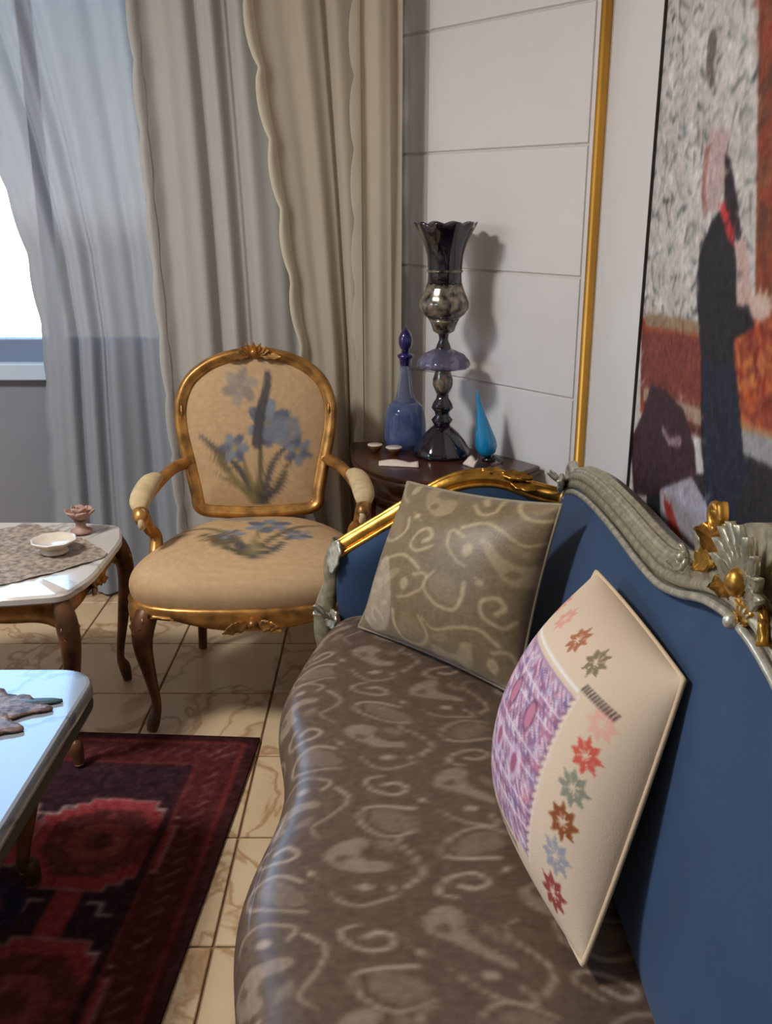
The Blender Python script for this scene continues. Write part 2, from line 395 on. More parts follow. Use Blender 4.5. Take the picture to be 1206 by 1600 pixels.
# slanted wall with panels
def slab(b, t0, t1, o0, o1, z0, z1):
    v = [tuple(wp(t, o) + Vector((0, 0, z))) for t in (t0, t1) for o in (o0, o1) for z in (z0, z1)]
    b.add(v, [(0, 1, 3, 2), (4, 6, 7, 5), (0, 4, 5, 1), (2, 3, 7, 6), (0, 2, 6, 4), (1, 5, 7, 3)]); return b
b = B(); slab(b, 0, 1.08, -.008, -.1, 0, 2.8); wc = struct('wall_corner', b, 'joint')
zs = [0.0, .17, .515, .861, 1.206, 1.555, 1.905, 2.25, 2.60, 2.8]
for k in range(len(zs) - 1):
    for (t0, t1) in ((.055, .70), (.70, 1.06)):
        b = B(); g = .0014
        t0g, t1g, z0, z1 = t0 + g, t1 - g, zs[k] + g, zs[k + 1] - g; e = .004
        v = [tuple(wp(t, -.008) + Vector((0, 0, z))) for t, z in ((t0g, z0), (t1g, z0), (t1g, z1), (t0g, z1))]
        v += [tuple(wp(t, 0) + Vector((0, 0, z))) for t, z in ((t0g + e, z0 + e), (t1g - e, z0 + e), (t1g - e, z1 - e), (t0g + e, z1 - e))]
        b.add(v, [(4, 5, 6, 7), (0, 1, 5, 4), (1, 2, 6, 5), (2, 3, 7, 6), (3, 0, 4, 7)])
        ob('panel', b, 'panel', wc, smooth=False)
b = B(); slab(b, 0, .055 - .0022, .002, -.008, 0, 2.8); struct('trim_1', b, 'panel')
b = B(); P = [wp(.018, .004) + Vector((0, 0, z)) for z in (0, 2.8)]
sweep(b, P, [(.016, 0), (.015, .008), (.009, .015), (0, .018), (-.009, .015), (-.015, .008), (-.016, 0)], tuple(WN)); t2 = struct('trim_2', b, 'gold_trim', True)
t2['label'] = 'tall gold vertical moulding strip in the corner beside the painting'

def window(name, label, x0, x1, z0, z1, yf, mx, mull):
    """frame, panes, sill in a wall; mx maps (x along wall, depth, z)"""
    root = bpy.data.objects.new(name, None); C.objects.link(root); root['kind'] = 'structure'; root['label'] = label
    def bx(nm, a0, a1, d0, d1, c0, c1, m):
        b = B(); box(b, a0, a1, d0, d1, c0, c1, .004); b.v = [mx(*v) for v in b.v]; return ob(nm, b, m, root, smooth=False)
    fw = .05
    bx('jamb', x0, x0 + fw, .02, .09, z0, z1, 'frame_win'); bx('jamb', x1 - fw, x1, .02, .09, z0, z1, 'frame_win')
    bx('head', x0 + fw, x1 - fw, .02, .09, z1 - fw, z1, 'frame_win'); bx('bottom_rail', x0 + fw, x1 - fw, .02, .09, z0, z0 + .11, 'frame_win')
    for q in mull: bx('mullion', q - .02, q + .02, .03, .08, z0 + .11, z1 - fw, 'frame_win')
    edges = [x0 + fw] + [e for q in mull for e in (q - .02, q + .02)] + [x1 - fw]
    for k in range(0, len(edges), 2): bx('pane', edges[k], edges[k + 1], .052, .058, z0 + .11, z1 - fw, 'pane')
    bx('sill', x0 - .0, x1 + .0, -.035, .02, z0 - .03, z0 + .03, 'sill')
    return root
window('window_1', 'bright window behind the left edge of the curtains', wx0, wx1, wz0, wz1, YB, lambda x, d, z: (x, YB + d, z), [-1.80, -1.19])
window('added_window', 'added unseen side window giving light from the left', -.5, 1.3, 1.5, 2.4, 0, lambda x, d, z: (-3.4 - d, x, z), [.4])  # side window added out of view for light from the left

# ------------------------------------------------------------------ curtains
def curtain(label, y0, xl, xr, mat, folds, amp, seed, border=True, scal=.022, edge='cur_edge'):
    r = np.random.default_rng(seed); root = thing('curtain', label, 'curtain', (0, y0, 0), group='curtains along the back wall')
    ns, nz = 150, 90; s = np.linspace(0, 1, ns); z = np.linspace(.012, 2.62, nz)
    ph = r.uniform(0, 6, 4); zz, ss = np.meshgrid(z, s)
    warp = ss + .035 * np.sin(2 * PI * ss * 1.7 + ph[0]) + .012 * np.sin(zz * 2.1 + ph[1])
    y = amp * (np.sin(2 * PI * folds * warp + ph[2]) + .35 * np.sin(2 * PI * folds * 2.3 * warp + ph[3] + zz * .25)) + .006 * np.sin(zz * 3 + ss * 9)
    L = np.interp(zz, [q[0] for q in xl], [q[1] for q in xl]); Rr = np.interp(zz, [q[0] for q in xr], [q[1] for q in xr])
    sc = np.abs(np.sin(PI * (zz + .03 * seed) / .21)) ** .6
    x = L + ss * (Rr - L) - scal * sc * (1 - ss) ** 10 + .008 * np.cos(2 * PI * folds * warp + ph[2]) * (ss * (1 - ss) * 4)
    b = B(); b.add(np.stack([x, y, zz], -1).reshape(-1, 3), grid_faces(ns, nz)); o = ob('cloth', b, mat, root)
    if border:
        nb = 6; b = B(); v = []; wb = .034
        for k in range(nb):
            q = k / (nb - 1)
            for j in range(nz):
                xs = x[:, j]; tx = xs[0] + q * wb * (.55 + .45 * sc[0, j]); i = int(np.argmin(np.abs(xs[:40] - tx)))
                v.append((tx - .002, y[i, j] - .004 - .004 * math.sin(PI * q), z[j]))
        b.add(v, grid_faces(nb, nz)); ob('scalloped_border', b, edge, root)
    return root
curtain('sheer curtain panel coloured with blue sky light nearest the bright window', 3.345, [(0, -1.25), (.6, -1.21), (.95, -1.185), (1.25, -1.21), (1.6, -1.29), (2.1, -1.44), (2.6, -1.62)], [(0, -.62), (2.6, -.70)], 'cur_a', 5, .016, 1, border=False, scal=.012)
curtain('grey taupe curtain panel directly behind the armchair', 3.285, [(0, -.735), (1.0, -.760), (2.0, -.785), (2.6, -.80)], [(0, -.16), (2.6, -.26)], 'cur_b', 4.5, .018, 2, scal=.012, edge='cur_edge2')
curtain('taupe curtain panel with scalloped edge hanging above the armchair top', 3.225, [(0, -.22), (.9, -.27), (1.4, -.33), (2.0, -.415), (2.6, -.49)], [(0, -.03), (2.6, -.03)], 'cur_d', 2.5, .016, 3)
curtain('beige curtain panel at the right end beside the panelled wall', 3.168, [(0, -.09), (2.6, -.095)], [(0, .05), (2.6, .05)], 'cur_c', 1.5, .010, 4, scal=.016)
curtain('added unseen pale curtain panel cutting light at the far left of the window', 3.345, [(0, -2.62), (2.6, -2.62)], [(0, -1.78), (2.6, -1.84)], 'cur_b', 5, .018, 5, border=False)  # panel added out of view to cut the window's direct light
rod = thing('curtain_rod', 'long brass curtain rod above the curtains', 'curtain rod', (-.9, 3.26, 2.66))
b = B(); tube(b, [Vector((-1.75, 0, 0)), Vector((.9, 0, 0))], .014, 12); ob('pole', b, 'rod', rod)
for sx_ in (-1.75, .9):
    b = B(); ball(b, (sx_, 0, 0), .03); ob('finial', b, 'rod', rod)
for sx_ in (-.9, .0):
    b = B(); box(b, sx_ - .01, sx_ + .01, -.01, .2, -.01, .01); ob('bracket', b, 'rod', rod, smooth=False)

# ------------------------------------------------------------------ painting on the right wall
FC, FS = 1500 * math.cos(math.radians(17.75)), 1500 * math.sin(math.radians(17.75))
KC, KS = math.cos(math.radians(17.75)), math.sin(math.radians(17.75))
PX = RX - .03; PY1, PW, PZ0, PH = 2.085, .86, .70, 1.66
def pp(x, y):
    """measured place in the photo -> (across, up) on the canvas"""
    v = y - 800; dy = FC - KS * v; dz = -FS - KC * v; Y = PX * dy / (x - 603); return (PY1 - Y, 1.4 + Y * dz / dy - PZ0)
def PPs(l): return [pp(*q) for q in l]
cv = Cv(PW, PH, .004, (200, 190, 184))
for _ in range(260):
    x = rng.uniform(0, PW); y = rng.uniform(.40, PH); g = rng.uniform(-26, 22); cv.ell(x, y, rng.uniform(.02, .06), rng.uniform(.01, .03), (202 + g, 192 + g, 186 + g), .6, rng.uniform(0, 3))
for row in range(46):                                   # lines of script-like strokes on the pale upper ground
    y0_ = .42 + row * .028; x = 0.0
    while x < PW:
        L = rng.uniform(.014, .05); a = rng.uniform(-.9, .9); g = rng.uniform(56, 150); yy = y0_ + rng.uniform(-.012, .012)
        cv.stroke([(x, yy), (x + L * .5, yy + L * .35 * math.sin(a * 3)), (x + L, yy + L * .5 * math.sin(a))], rng.uniform(.004, .013), .003, (g * .8, g * .92, g * .9), rng.uniform(.25, .85)); x += L * rng.uniform(.9, 2.4)
for _ in range(70):
    x = rng.uniform(0, PW); y = rng.uniform(.45, PH); cv.stroke([(x, y), (x + rng.uniform(-.02, .03), y - rng.uniform(.02, .05))], .012, .004, (92, 78, 76), .6)
cv.stroke(PPs([(1112, 70), (1108, 110), (1116, 140)]), .05, .02, (84, 72, 70), .8)
cv.poly(PPs([(1188, -60), (1230, -60), (1230, 560), (1178, 560), (1182, 300)]), (134, 72, 44))
for _ in range(60):
    x, y = pp(rng.uniform(1186, 1225), rng.uniform(-40, 560)); cv.ell(x, y, .03, .012, (96 + rng.uniform(-20, 50), 52, 34), .6, rng.uniform(0, 3))
cv.poly(PPs([(1003, 497), (1100, 512), (1130, 520), (1240, 470), (1240, 720), (1130, 680), (1000, 645)]), (150, 66, 40))
cv.poly(PPs([(1003, 518), (1095, 528), (1095, 640), (1000, 620)]), (122, 56, 46))
cv.stroke(PPs([(1010, 500), (1065, 508), (1100, 515)]), .025, .025, (150, 124, 96))
cv.stroke(PPs([(1008, 616), (1060, 640), (1100, 655)]), .03, .03, (168, 140, 118))
cv.stroke(PPs([(1008, 634), (1060, 660), (1100, 678)]), .02, .02, (90, 44, 36))
for _ in range(120):
    x, y = pp(rng.uniform(1150, 1240), rng.uniform(500, 690)); c = [(196, 96, 48), (112, 40, 28), (206, 130, 66), (150, 48, 32)][rng.integers(4)]
    cv.stroke([(x, y), (x + rng.uniform(-.04, .04), y + rng.uniform(-.03, .03))], .012, .006, c, .8)
cv.stroke(PPs([(1150, 672), (1180, 690), (1240, 715)]), .035, .05, (176, 128, 86))
cv.stroke(PPs([(1150, 700), (1185, 716), (1240, 745)]), .06, .08, (150, 146, 146))
cv.poly(PPs([(1100, 740), (1150, 705), (1240, 745), (1240, 1000), (1010, 1000), (1010, 740)]), (34, 32, 40))
cv.poly(PPs([(1018, 600), (1040, 612), (1068, 640), (1085, 700), (1090, 770), (990, 775), (985, 690), (1006, 640)]), (58, 34, 42))
cv.stroke(PPs([(1035, 670), (1045, 690), (1062, 690)]), .012, .02, (150, 120, 130))
cv.poly(PPs([(1030, 765), (1080, 745), (1105, 790), (1110, 880), (1035, 880)]), (172, 164, 172))
cv.poly(PPs([(1036, 780), (1048, 790), (1066, 845), (1060, 870), (1042, 815)]), (176, 56, 46))
cv.poly(PPs([(1112, 200), (1140, 205), (1140, 260), (1128, 300), (1120, 330), (1100, 330), (1096, 280)]), (186, 160, 156))
cv.stroke(PPs([(1104, 235), (1098, 300), (1102, 330)]), .02, .02, (150, 88, 80), .7)
cv.poly(PPs([(1132, 240), (1142, 250), (1154, 330), (1158, 372), (1146, 380), (1132, 320)]), (38, 30, 34))
cv.poly(PPs([(1112, 345), (1132, 320), (1150, 360), (1150, 470), (1175, 480), (1178, 512), (1145, 530), (1150, 600), (1160, 720), (1150, 800), (1108, 800), (1095, 700), (1095, 560), (1088, 460), (1092, 400)]), (28, 27, 34))
cv.poly(PPs([(1095, 560), (1150, 580), (1164, 740), (1150, 810), (1105, 810)]), (26, 34, 50))
cv.poly(PPs([(1122, 318), (1132, 318), (1146, 362), (1146, 384), (1136, 372)]), (196, 48, 52))
cv.poly(PPs([(1146, 376), (1166, 372), (1172, 440), (1178, 478), (1150, 478), (1152, 430)]), (192, 160, 150))
cv.ell(*pp(1186, 480), .040, .020, (202, 172, 156))
for k, (hx, hy) in enumerate(((1188, 452), (1198, 456), (1205, 466), (1207, 480), (1202, 492))): cv.stroke([pp(1186, 480), pp(hx, hy)], .012, .007, (206, 178, 160))
for _ in range(900):                                    # dabs of the brush over everything
    x = rng.uniform(0, .55); y = rng.uniform(0, .95); jx = min(cv.nx - 1, int(x / cv.res)); jy = min(cv.ny - 1, int(y / cv.res)); c = cv.a[jy, jx] * rng.uniform(.72, 1.3) + rng.uniform(-4, 10)
    a = rng.uniform(0, 3); L = rng.uniform(.01, .035); cv.stroke([(x, y), (x + L * math.cos(a), y + L * math.sin(a))], rng.uniform(.006, .014), .003, np.clip(c, 0, 255), .55)
cv.soften(2); cv.speck(7, 1)
root = thing('painting', 'large painting of black-robed figure, red carpets and pale script-covered ground', 'painting', (PX, PY1 - PW / 2, PZ0))
nu, nv = 216, 416; U, V = np.meshgrid(np.linspace(0, PW, nu), np.linspace(0, PH, nv), indexing='ij')
b = B(); b.add(np.stack([np.full_like(U, PX), PY1 - U, PZ0 + V], -1).reshape(-1, 3), [tuple(q) for q in grid_faces(nu, nv)], cv.at(U, V).reshape(-1, 3))
ob('painted_canvas', b, 'canvas', root, world=True, smooth=False)
b = B(); box(b, PX + .001, RX - .001, PY1 - PW + .002, PY1 - .002, PZ0 + .002, PZ0 + PH - .002); ob('stretcher', b, 'dark_edge', root, False, True)
for y0_, y1_, z0_, z1_ in ((PY1, PY1 + .005, PZ0 - .012, PZ0 + PH + .012), (PY1 - PW - .012, PY1 - PW, PZ0 - .012, PZ0 + PH + .012), (PY1 - PW, PY1, PZ0 - .012, PZ0), (PY1 - PW, PY1, PZ0 + PH, PZ0 + PH + .012)):
    b = B(); box(b, PX - .006, RX - .001, y0_, y1_, z0_, z1_); ob('frame_strip', b, 'dark_edge', root, False, True)

# ------------------------------------------------------------------ rug
RL, RWd = 2.3, 1.6
cv = Cv(RWd, RL, .0045, (62, 20, 20))                   # across from the right edge, down from the far edge
cv.poly([(.165, .165), (RWd - .165, .165), (RWd - .165, RL - .165), (.165, RL - .165)], (36, 15, 19))
def octa(cx, cy, r, st=3):
    o = []
    for q in range(4):
        a = q * PI / 2
        for k in range(st + 1):
            x = r * (1 - .42 * k / st); y = r * (.42 + .58 * k / st) * .98
            x2, y2 = x, r * (.42 + .58 * max(0, k - 1) / st) * .98 if k else -r * .0 + y
            for (px, py) in ((x, y2 if k else y), (x, y)):
                o.append((cx + px * math.cos(a) - py * math.sin(a), cy + px * math.sin(a) + py * math.cos(a)))
    return o
def gul(cx, cy, r, outer, line, inner, core):
    p = octa(cx, cy, r); cv.poly(p, outer); cv.stroke(p + [p[0]], .007, .007, line, .75)
    cv.poly(octa(cx, cy, r * .74), inner); cv.poly(octa(cx, cy, r * .42), core); cv.ell(cx, cy, r * .2, r * .2, inner)
    for q in range(4):
        a = q * PI / 2; cv.ell(cx + r * .57 * math.cos(a), cy + r * .57 * math.sin(a), .012, .012, core)
for i in range(4):
    gx = .287 + .32 * i
    cv.poly([(gx - .030, .30), (gx + .030, .30), (gx + .030, RL - .2), (gx - .030, RL - .2)], (110, 36, 38))
    for j in range(4):
        gy = .47 + .47 * j
        gul(gx, gy, .165, (112, 37, 39), (120, 92, 88), (70, 27, 26), (98, 40, 37))
        for d in (-.16, .16):
            if j < 3 and .2 < gx + d < RWd - .2: cv.poly(octa(gx + d, gy + .235, .082), (26, 17, 34)); cv.poly(octa(gx + d, gy + .235, .04), (52, 22, 34))
        for d in (-1, 1):
            cv.stroke([(gx + d * .16, gy - .10), (gx + d * .13, gy - .10), (gx + d * .13, gy - .13), (gx + d * .10, gy - .13)], .008, .008, (160, 140, 134), .6)
            cv.stroke([(gx + d * .05, gy + .20), (gx + d * .08, gy + .20), (gx + d * .08, gy + .235), (gx + d * .11, gy + .235)], .008, .008, (150, 130, 130), .8)
for (w0, w1, c) in ((0, .03, (44, 14, 15)), (.03, .045, (84, 28, 26)), (.135, .145, (80, 30, 28)), (.145, .165, (40, 14, 18))):
    for k in range(1):
        cv.poly([(w0, w0), (RWd - w0, w0), (RWd - w0, w1), (w0, w1)], c); cv.poly([(w0, RL - w1), (RWd - w0, RL - w1), (RWd - w0, RL - w0), (w0, RL - w0)], c)
        cv.poly([(w0, w0), (w1, w0), (w1, RL - w0), (w0, RL - w0)], c); cv.poly([(RWd - w1, w0), (RWd - w0, w0), (RWd - w0, RL - w0), (RWd - w1, RL - w0)], c)
n_ = int(RL / .042)
for k in range(n_):
    t = .05 + k * .042
    al = .35 + .4 * rng.random()
    cv.stroke([(.075, t), (.10, t + .026)], .0055, .004, (138, 98, 88), al); cv.stroke([(.10, t + .026), (.125, t + .004)], .0055, .004, (90, 40, 38), al)
    cv.stroke([(RWd - .075, t), (RWd - .10, t + .026)], .0055, .004, (138, 98, 88), al)
    if t < RWd - .05:
        cv.stroke([(t, .075), (t + .026, .10)], .0055, .004, (138, 98, 88), al); cv.stroke([(t + .026, .10), (t + .004, .125)], .0055, .004, (90, 40, 38), al)
cv.a = np.clip(cv.a * np.array([1.22, 1.3, 1.3]) + 4, 0, 255); cv.speck(9, 1); cv.soften(1)
root = thing('rug', 'deep red patterned wool rug with stepped octagons on the stone floor', 'rug', (-.345, 2.318, 0), math.radians(-3.5))
nu, nv = 270, 390; U, V = np.meshgrid(np.linspace(0, RWd, nu), np.linspace(0, RL, nv), indexing='ij')
zt = .009 + .0006 * np.sin(U * 9 + V * 7)
b = B(); b.add(np.stack([-U, -V, zt], -1).reshape(-1, 3), grid_faces(nu, nv), cv.at(U, V).reshape(-1, 3)); ob('pile', b, 'rug', root)
b = B(); box(b, -RWd, 0, -RL, 0, .0005, .0065); b.c = [tuple(lin((40, 14, 15)))] * len(b.v); ob('backing', b, 'rug', root, False)

# ------------------------------------------------------------------ damask pattern
def damask(cv, base, light, mid, cell=.25, seed=3, k=1.0, lw=1.0, asp=1.0):
    r = np.random.default_rng(seed); nx = int(cv.w / cell) + 2; ny = int(cv.h / cell / asp) + 2
    for i in range(-1, nx):
        for j in range(-1, ny):
            fl = -1 if (i + j) % 2 else 1; ox = i * cell; oy = (j + (.5 if i % 2 else 0)) * cell * asp
            def T(l): return [(ox + cell * (.5 + fl * (x - .5)) + .012 * math.sin(9 * (i + 2 * j + y)), oy + asp * cell * y) for x, y in l]
            cv.poly(T(spl2([(.06, .50), (.22, .44), (.36, .50), (.52, .66), (.58, .80), (.48, .80), (.38, .68), (.24, .63), (.12, .66), (.02, .60)], 5, True)), light, .55 * k)
            cv.poly(T(spl2([(.60, .20), (.72, .12), (.88, .18), (.94, .32), (.84, .40), (.70, .34)], 5, True)), mid, .8 * k)
            cv.stroke(T(spl2([(.60, .36), (.56, .22), (.66, .08), (.86, .08), (.99, .22), (.96, .40)], 6)), cell * .055 * lw, cell * .03 * lw, light, .9 * k)
            cv.stroke(T(spl2([(.10, .14), (.22, .05), (.36, .10), (.37, .24), (.26, .30), (.18, .23), (.24, .16)], 6)), cell * .035 * lw, cell * .06 * lw, light, .9 * k)
            cv.stroke(T(spl2([(.02, .90), (.18, .82), (.40, .92), (.60, .97), (.80, .88)], 6)), cell * .02 * lw, cell * .05 * lw, light, .85 * k)
            cv.stroke(T(spl2([(.70, .52), (.82, .56), (.94, .68), (.90, .84), (.76, .80)], 6)), cell * .03 * lw, cell * .045 * lw, light, .8 * k)
            cv.ell(*T([(.72, .68)])[0], cell * .05, cell * .07, light, .8 * k); cv.ell(*T([(.48, .40)])[0], cell * .045, cell * .03, light, .8 * k, .5)
            cv.poly(T(spl2([(.12, .72), (.24, .72), (.34, .80), (.22, .80)], 5, True)), mid, .9 * k)
            cv.poly(T(spl2([(.26, .50), (.34, .53), (.30, .58), (.22, .56)], 4, True)), base, .8)
            cv.stroke(T([(.40, .36), (.55, .44)]), cell * .015, cell * .02, light, .6 * k)
    for _ in range(int(60 * cv.w * cv.h / cell / cell / 8)):
        x, y = r.uniform(0, cv.w), r.uniform(0, cv.h); cv.stroke([(x, y), (x + r.uniform(-.04, .04), y + r.uniform(-.008, .008))], .003, .002, mid, .5)

# ------------------------------------------------------------------ sofa
YC = 1.03; YA = 2.13; YN = 2 * YC - YA                    # middle, inner face of far arm, of near arm
sofa = thing('sofa', 'blue velvet sofa with brown scroll-patterned seat and gilded carved frame', 'sofa', (.1, YC, 0))
def xf(y):
    e = max(0, abs(y - YC) - .9) / .2
    return -.183 - .018 * np.cos(2 * PI * (y - 1.15) / .59) + .05 * e * e
cv = Cv(2.3, .95, .0035, (94, 73, 57)); damask(cv, (94, 73, 57), (176, 154, 132), (124, 103, 86), .17, 3, 1.0, .85, 1.7); cv.soften(1); cv.speck(5, 1)
prof = [(.030, .285), (.008, .315), (-.010, .350), (-.016, .385), (-.008, .418), (.012, .444), (.045, .458), (.10, .464), (.20, .467), (.32, .466), (.42, .462), (.50, .457), (.56, .452)]
pf = spl(prof, 11); ys = np.linspace(YN - .015, YA + .015, 640); b = B(); vs = []; cs = []
acc = [0.0]
for k in range(1, len(pf)): acc.append(acc[-1] + (pf[k] - pf[k - 1]).length)
for y in ys:
    x0 = float(xf(y)); end = min(1, (min(y - YN, YA - y) + .02) / .10); dz = -.012 * (1 - end) ** 2
    for p in pf:
        vs.append((x0 + p.x, y, p.y + dz * (p.y > .4) + .0035 * math.sin(y * 9 + p.x * 6) * (p.y > .44)))
A_ = np.array(acc); Y2, A2 = np.meshgrid(ys - ys[0], A_, indexing='ij')
b.add(vs, grid_faces(len(ys), len(pf)), cv.at(np.clip(Y2, 0, 2.29), A2).reshape(-1, 3)); ob('seat_cushion', b, 'damask', sofa, world=True)
# seat rail, carved
b = B(); P = [Vector((float(xf(y)) + .015, y, .262)) for y in np.linspace(YN - .04, YA + .04, 80)]
sweep(b, P, [(.02, -.035), (.02, .03), (-.008, .034), (-.018, .024), (-.010, .012), (-.020, 0), (-.010, -.012), (-.018, -.026), (-.006, -.036)], (0, 0, 1)); ob('seat_rail', b, 'antique', sofa, world=True)
b = B(); box(b, -.10, .42, YN - .02, YA + .02, .225, .284, .01); ob('seat_base', b, 'dark_edge', sofa, False, True)
for (lx, ly, sx_, sy_) in ((-.13, YA + .01, -1, 1), (-.13, YN - .01, -1, -1), (-.165, YC, -1, 0), (.42, YA + .01, 1, 1), (.42, YN - .01, 1, -1)):
    b = B(); tub(b, [(lx, ly, .27), (lx + .025 * sx_, ly + .02 * sy_, .21), (lx + .012 * sx_, ly + .01 * sy_, .12), (lx, ly, .06), (lx + .018 * sx_, ly + .015 * sy_, .028), (lx + .022 * sx_, ly + .018 * sy_, .003)], [.040, .038, .024, .017, .024, .020], 12, ref=(0, 1, 0)); ob('leg', b, 'antique', sofa, world=True)
# back: contour of the top rail (middle line), mirrored about the centre
half = [(1.14, .745), (1.10, .785), (1.02, .815), (.90, .838), (.76, .852), (.60, .860), (.46, .863), (.34, .872), (.24, .896), (.14, .930), (.06, .948), (0, .952)]
XR = .445
cpts = spl([(XR, YC + d, z) for d, z in half] + [(XR, YC - d, z) for d, z in reversed(half[:-1])], 6)
ct = sorted([(p.y, p.z) for p in cpts]); cy_ = [q[0] for q in ct]; cz_ = [q[1] for q in ct]
def ztop(y): return float(np.interp(y, cy_, cz_))
def xback(z): return .325 + .105 * np.clip((z - .44) / .42, 0, 1.3)
b = B(); ny, nz_ = 120, 40; vs = []
for y in np.linspace(YN - .03, YA + .03, ny):
    zt = ztop(y) - .012
    for k in range(nz_):
        q = k / (nz_ - 1); z = .43 + (zt - .43) * q
        ed = (1 - (2 * q - 1) ** 6) * (1 - abs((y - YC) / 1.13) ** 10)
        vs.append((xback(z) + .012 - .030 * ed - .006 * math.sin(q * PI) , y, z))
b.add(vs, grid_faces(ny, nz_))
ob('backrest', b, 'blue', sofa, world=True)
b = B(); vs = []
for y in np.linspace(YN - .05, YA + .05, 60):
    zt = ztop(y); vs += [(.46, y, .25), (.50, y, .25), (.485, y, zt), (.45, y, zt), (.40, y, .45)]
b.add(vs, grid_faces(60, 5, False, True) + [(4, 3, 2, 1, 0), tuple(295 + i for i in range(5))]); ob('back_panel', b, 'dark_edge', sofa, world=True)
def bead_profile(w, h, d, nb):
    """moulding: flat back, nb rounded ridges on the face (+x) and top"""
    o = [(-d, -h), (-d, h * .9)]
    for k in range(nb * 6 + 1):
        t = k / (nb * 6); a = PI * .62 - t * PI * 1.05
        rr = 1 + .20 * abs(math.sin(PI * nb * t)) - .08
        o.append((math.cos(a) * w * rr, math.sin(a) * h * rr))
    return o
ridge = list(reversed(bead_profile(.027, .031, .024, 5)))
def rail(b, path, prof, up, sc=None): return sweep(b, path, prof, up, scale=sc)
b = B(); path = [p for p in cpts]
if path[0].y < path[-1].y: path.reverse()
# frame: N is up in the back plane, the ridges (Bn) face the sitter
rail(b, path, ridge, (0.12, 0, 1)); ob('top_rail', b, 'antique', sofa, world=True)
for dy in (-.027, .027):
    pass
b = B(); tube(b, [p + Vector((-.030, 0, -.024)) for p in path], .0065, 8); ob('inner_bead', b, 'silver', sofa, world=True)
b = B(); tube(b, [p + Vector((-.014, 0, .022)) for p in path], .006, 8); ob('outer_bead', b, 'silver', sofa, world=True)
# corner scrolls and stiles
for sg in (1, -1):
    ye = YC + sg * 1.14
    b = B(); tub(b, [(.43, ye + sg * .01, .24), (.42, ye + sg * .012, .45), (.43, ye + sg * .012, .62), (.44, ye + sg * .006, .75)], [.034, .032, .028, .026], 12, ref=(0, 1, 0)); ob('stile', b, 'antique', sofa, world=True)
    b = B(); spiral(b, (.435, ye - sg * .01, .790), (0, -sg * 1.0, 0), (0, 0, 1), .034, 1.4, .013, .007, PI * .15); ob('corner_scroll', b, 'silver', sofa, world=True)
    b = B()
    leaf(b, frame_mtx((.415, ye - sg * .012, .775), (-.15, -sg * .9, .35), (-1, 0, .2)), .085, .04, .010, .25)
    leaf(b, frame_mtx((.415, ye + sg * .0, .78), (-.45, -sg * .25, .2), (-.3, -sg * .5, 1)), .06, .034, .010, .4)
    leaf(b, frame_mtx((.42, ye - sg * .02, .77), (-.2, -sg * .3, -1), (-1, 0, 0)), .075, .034, .010, -.2); ob('corner_leaf', b, 'silver', sofa, world=True)
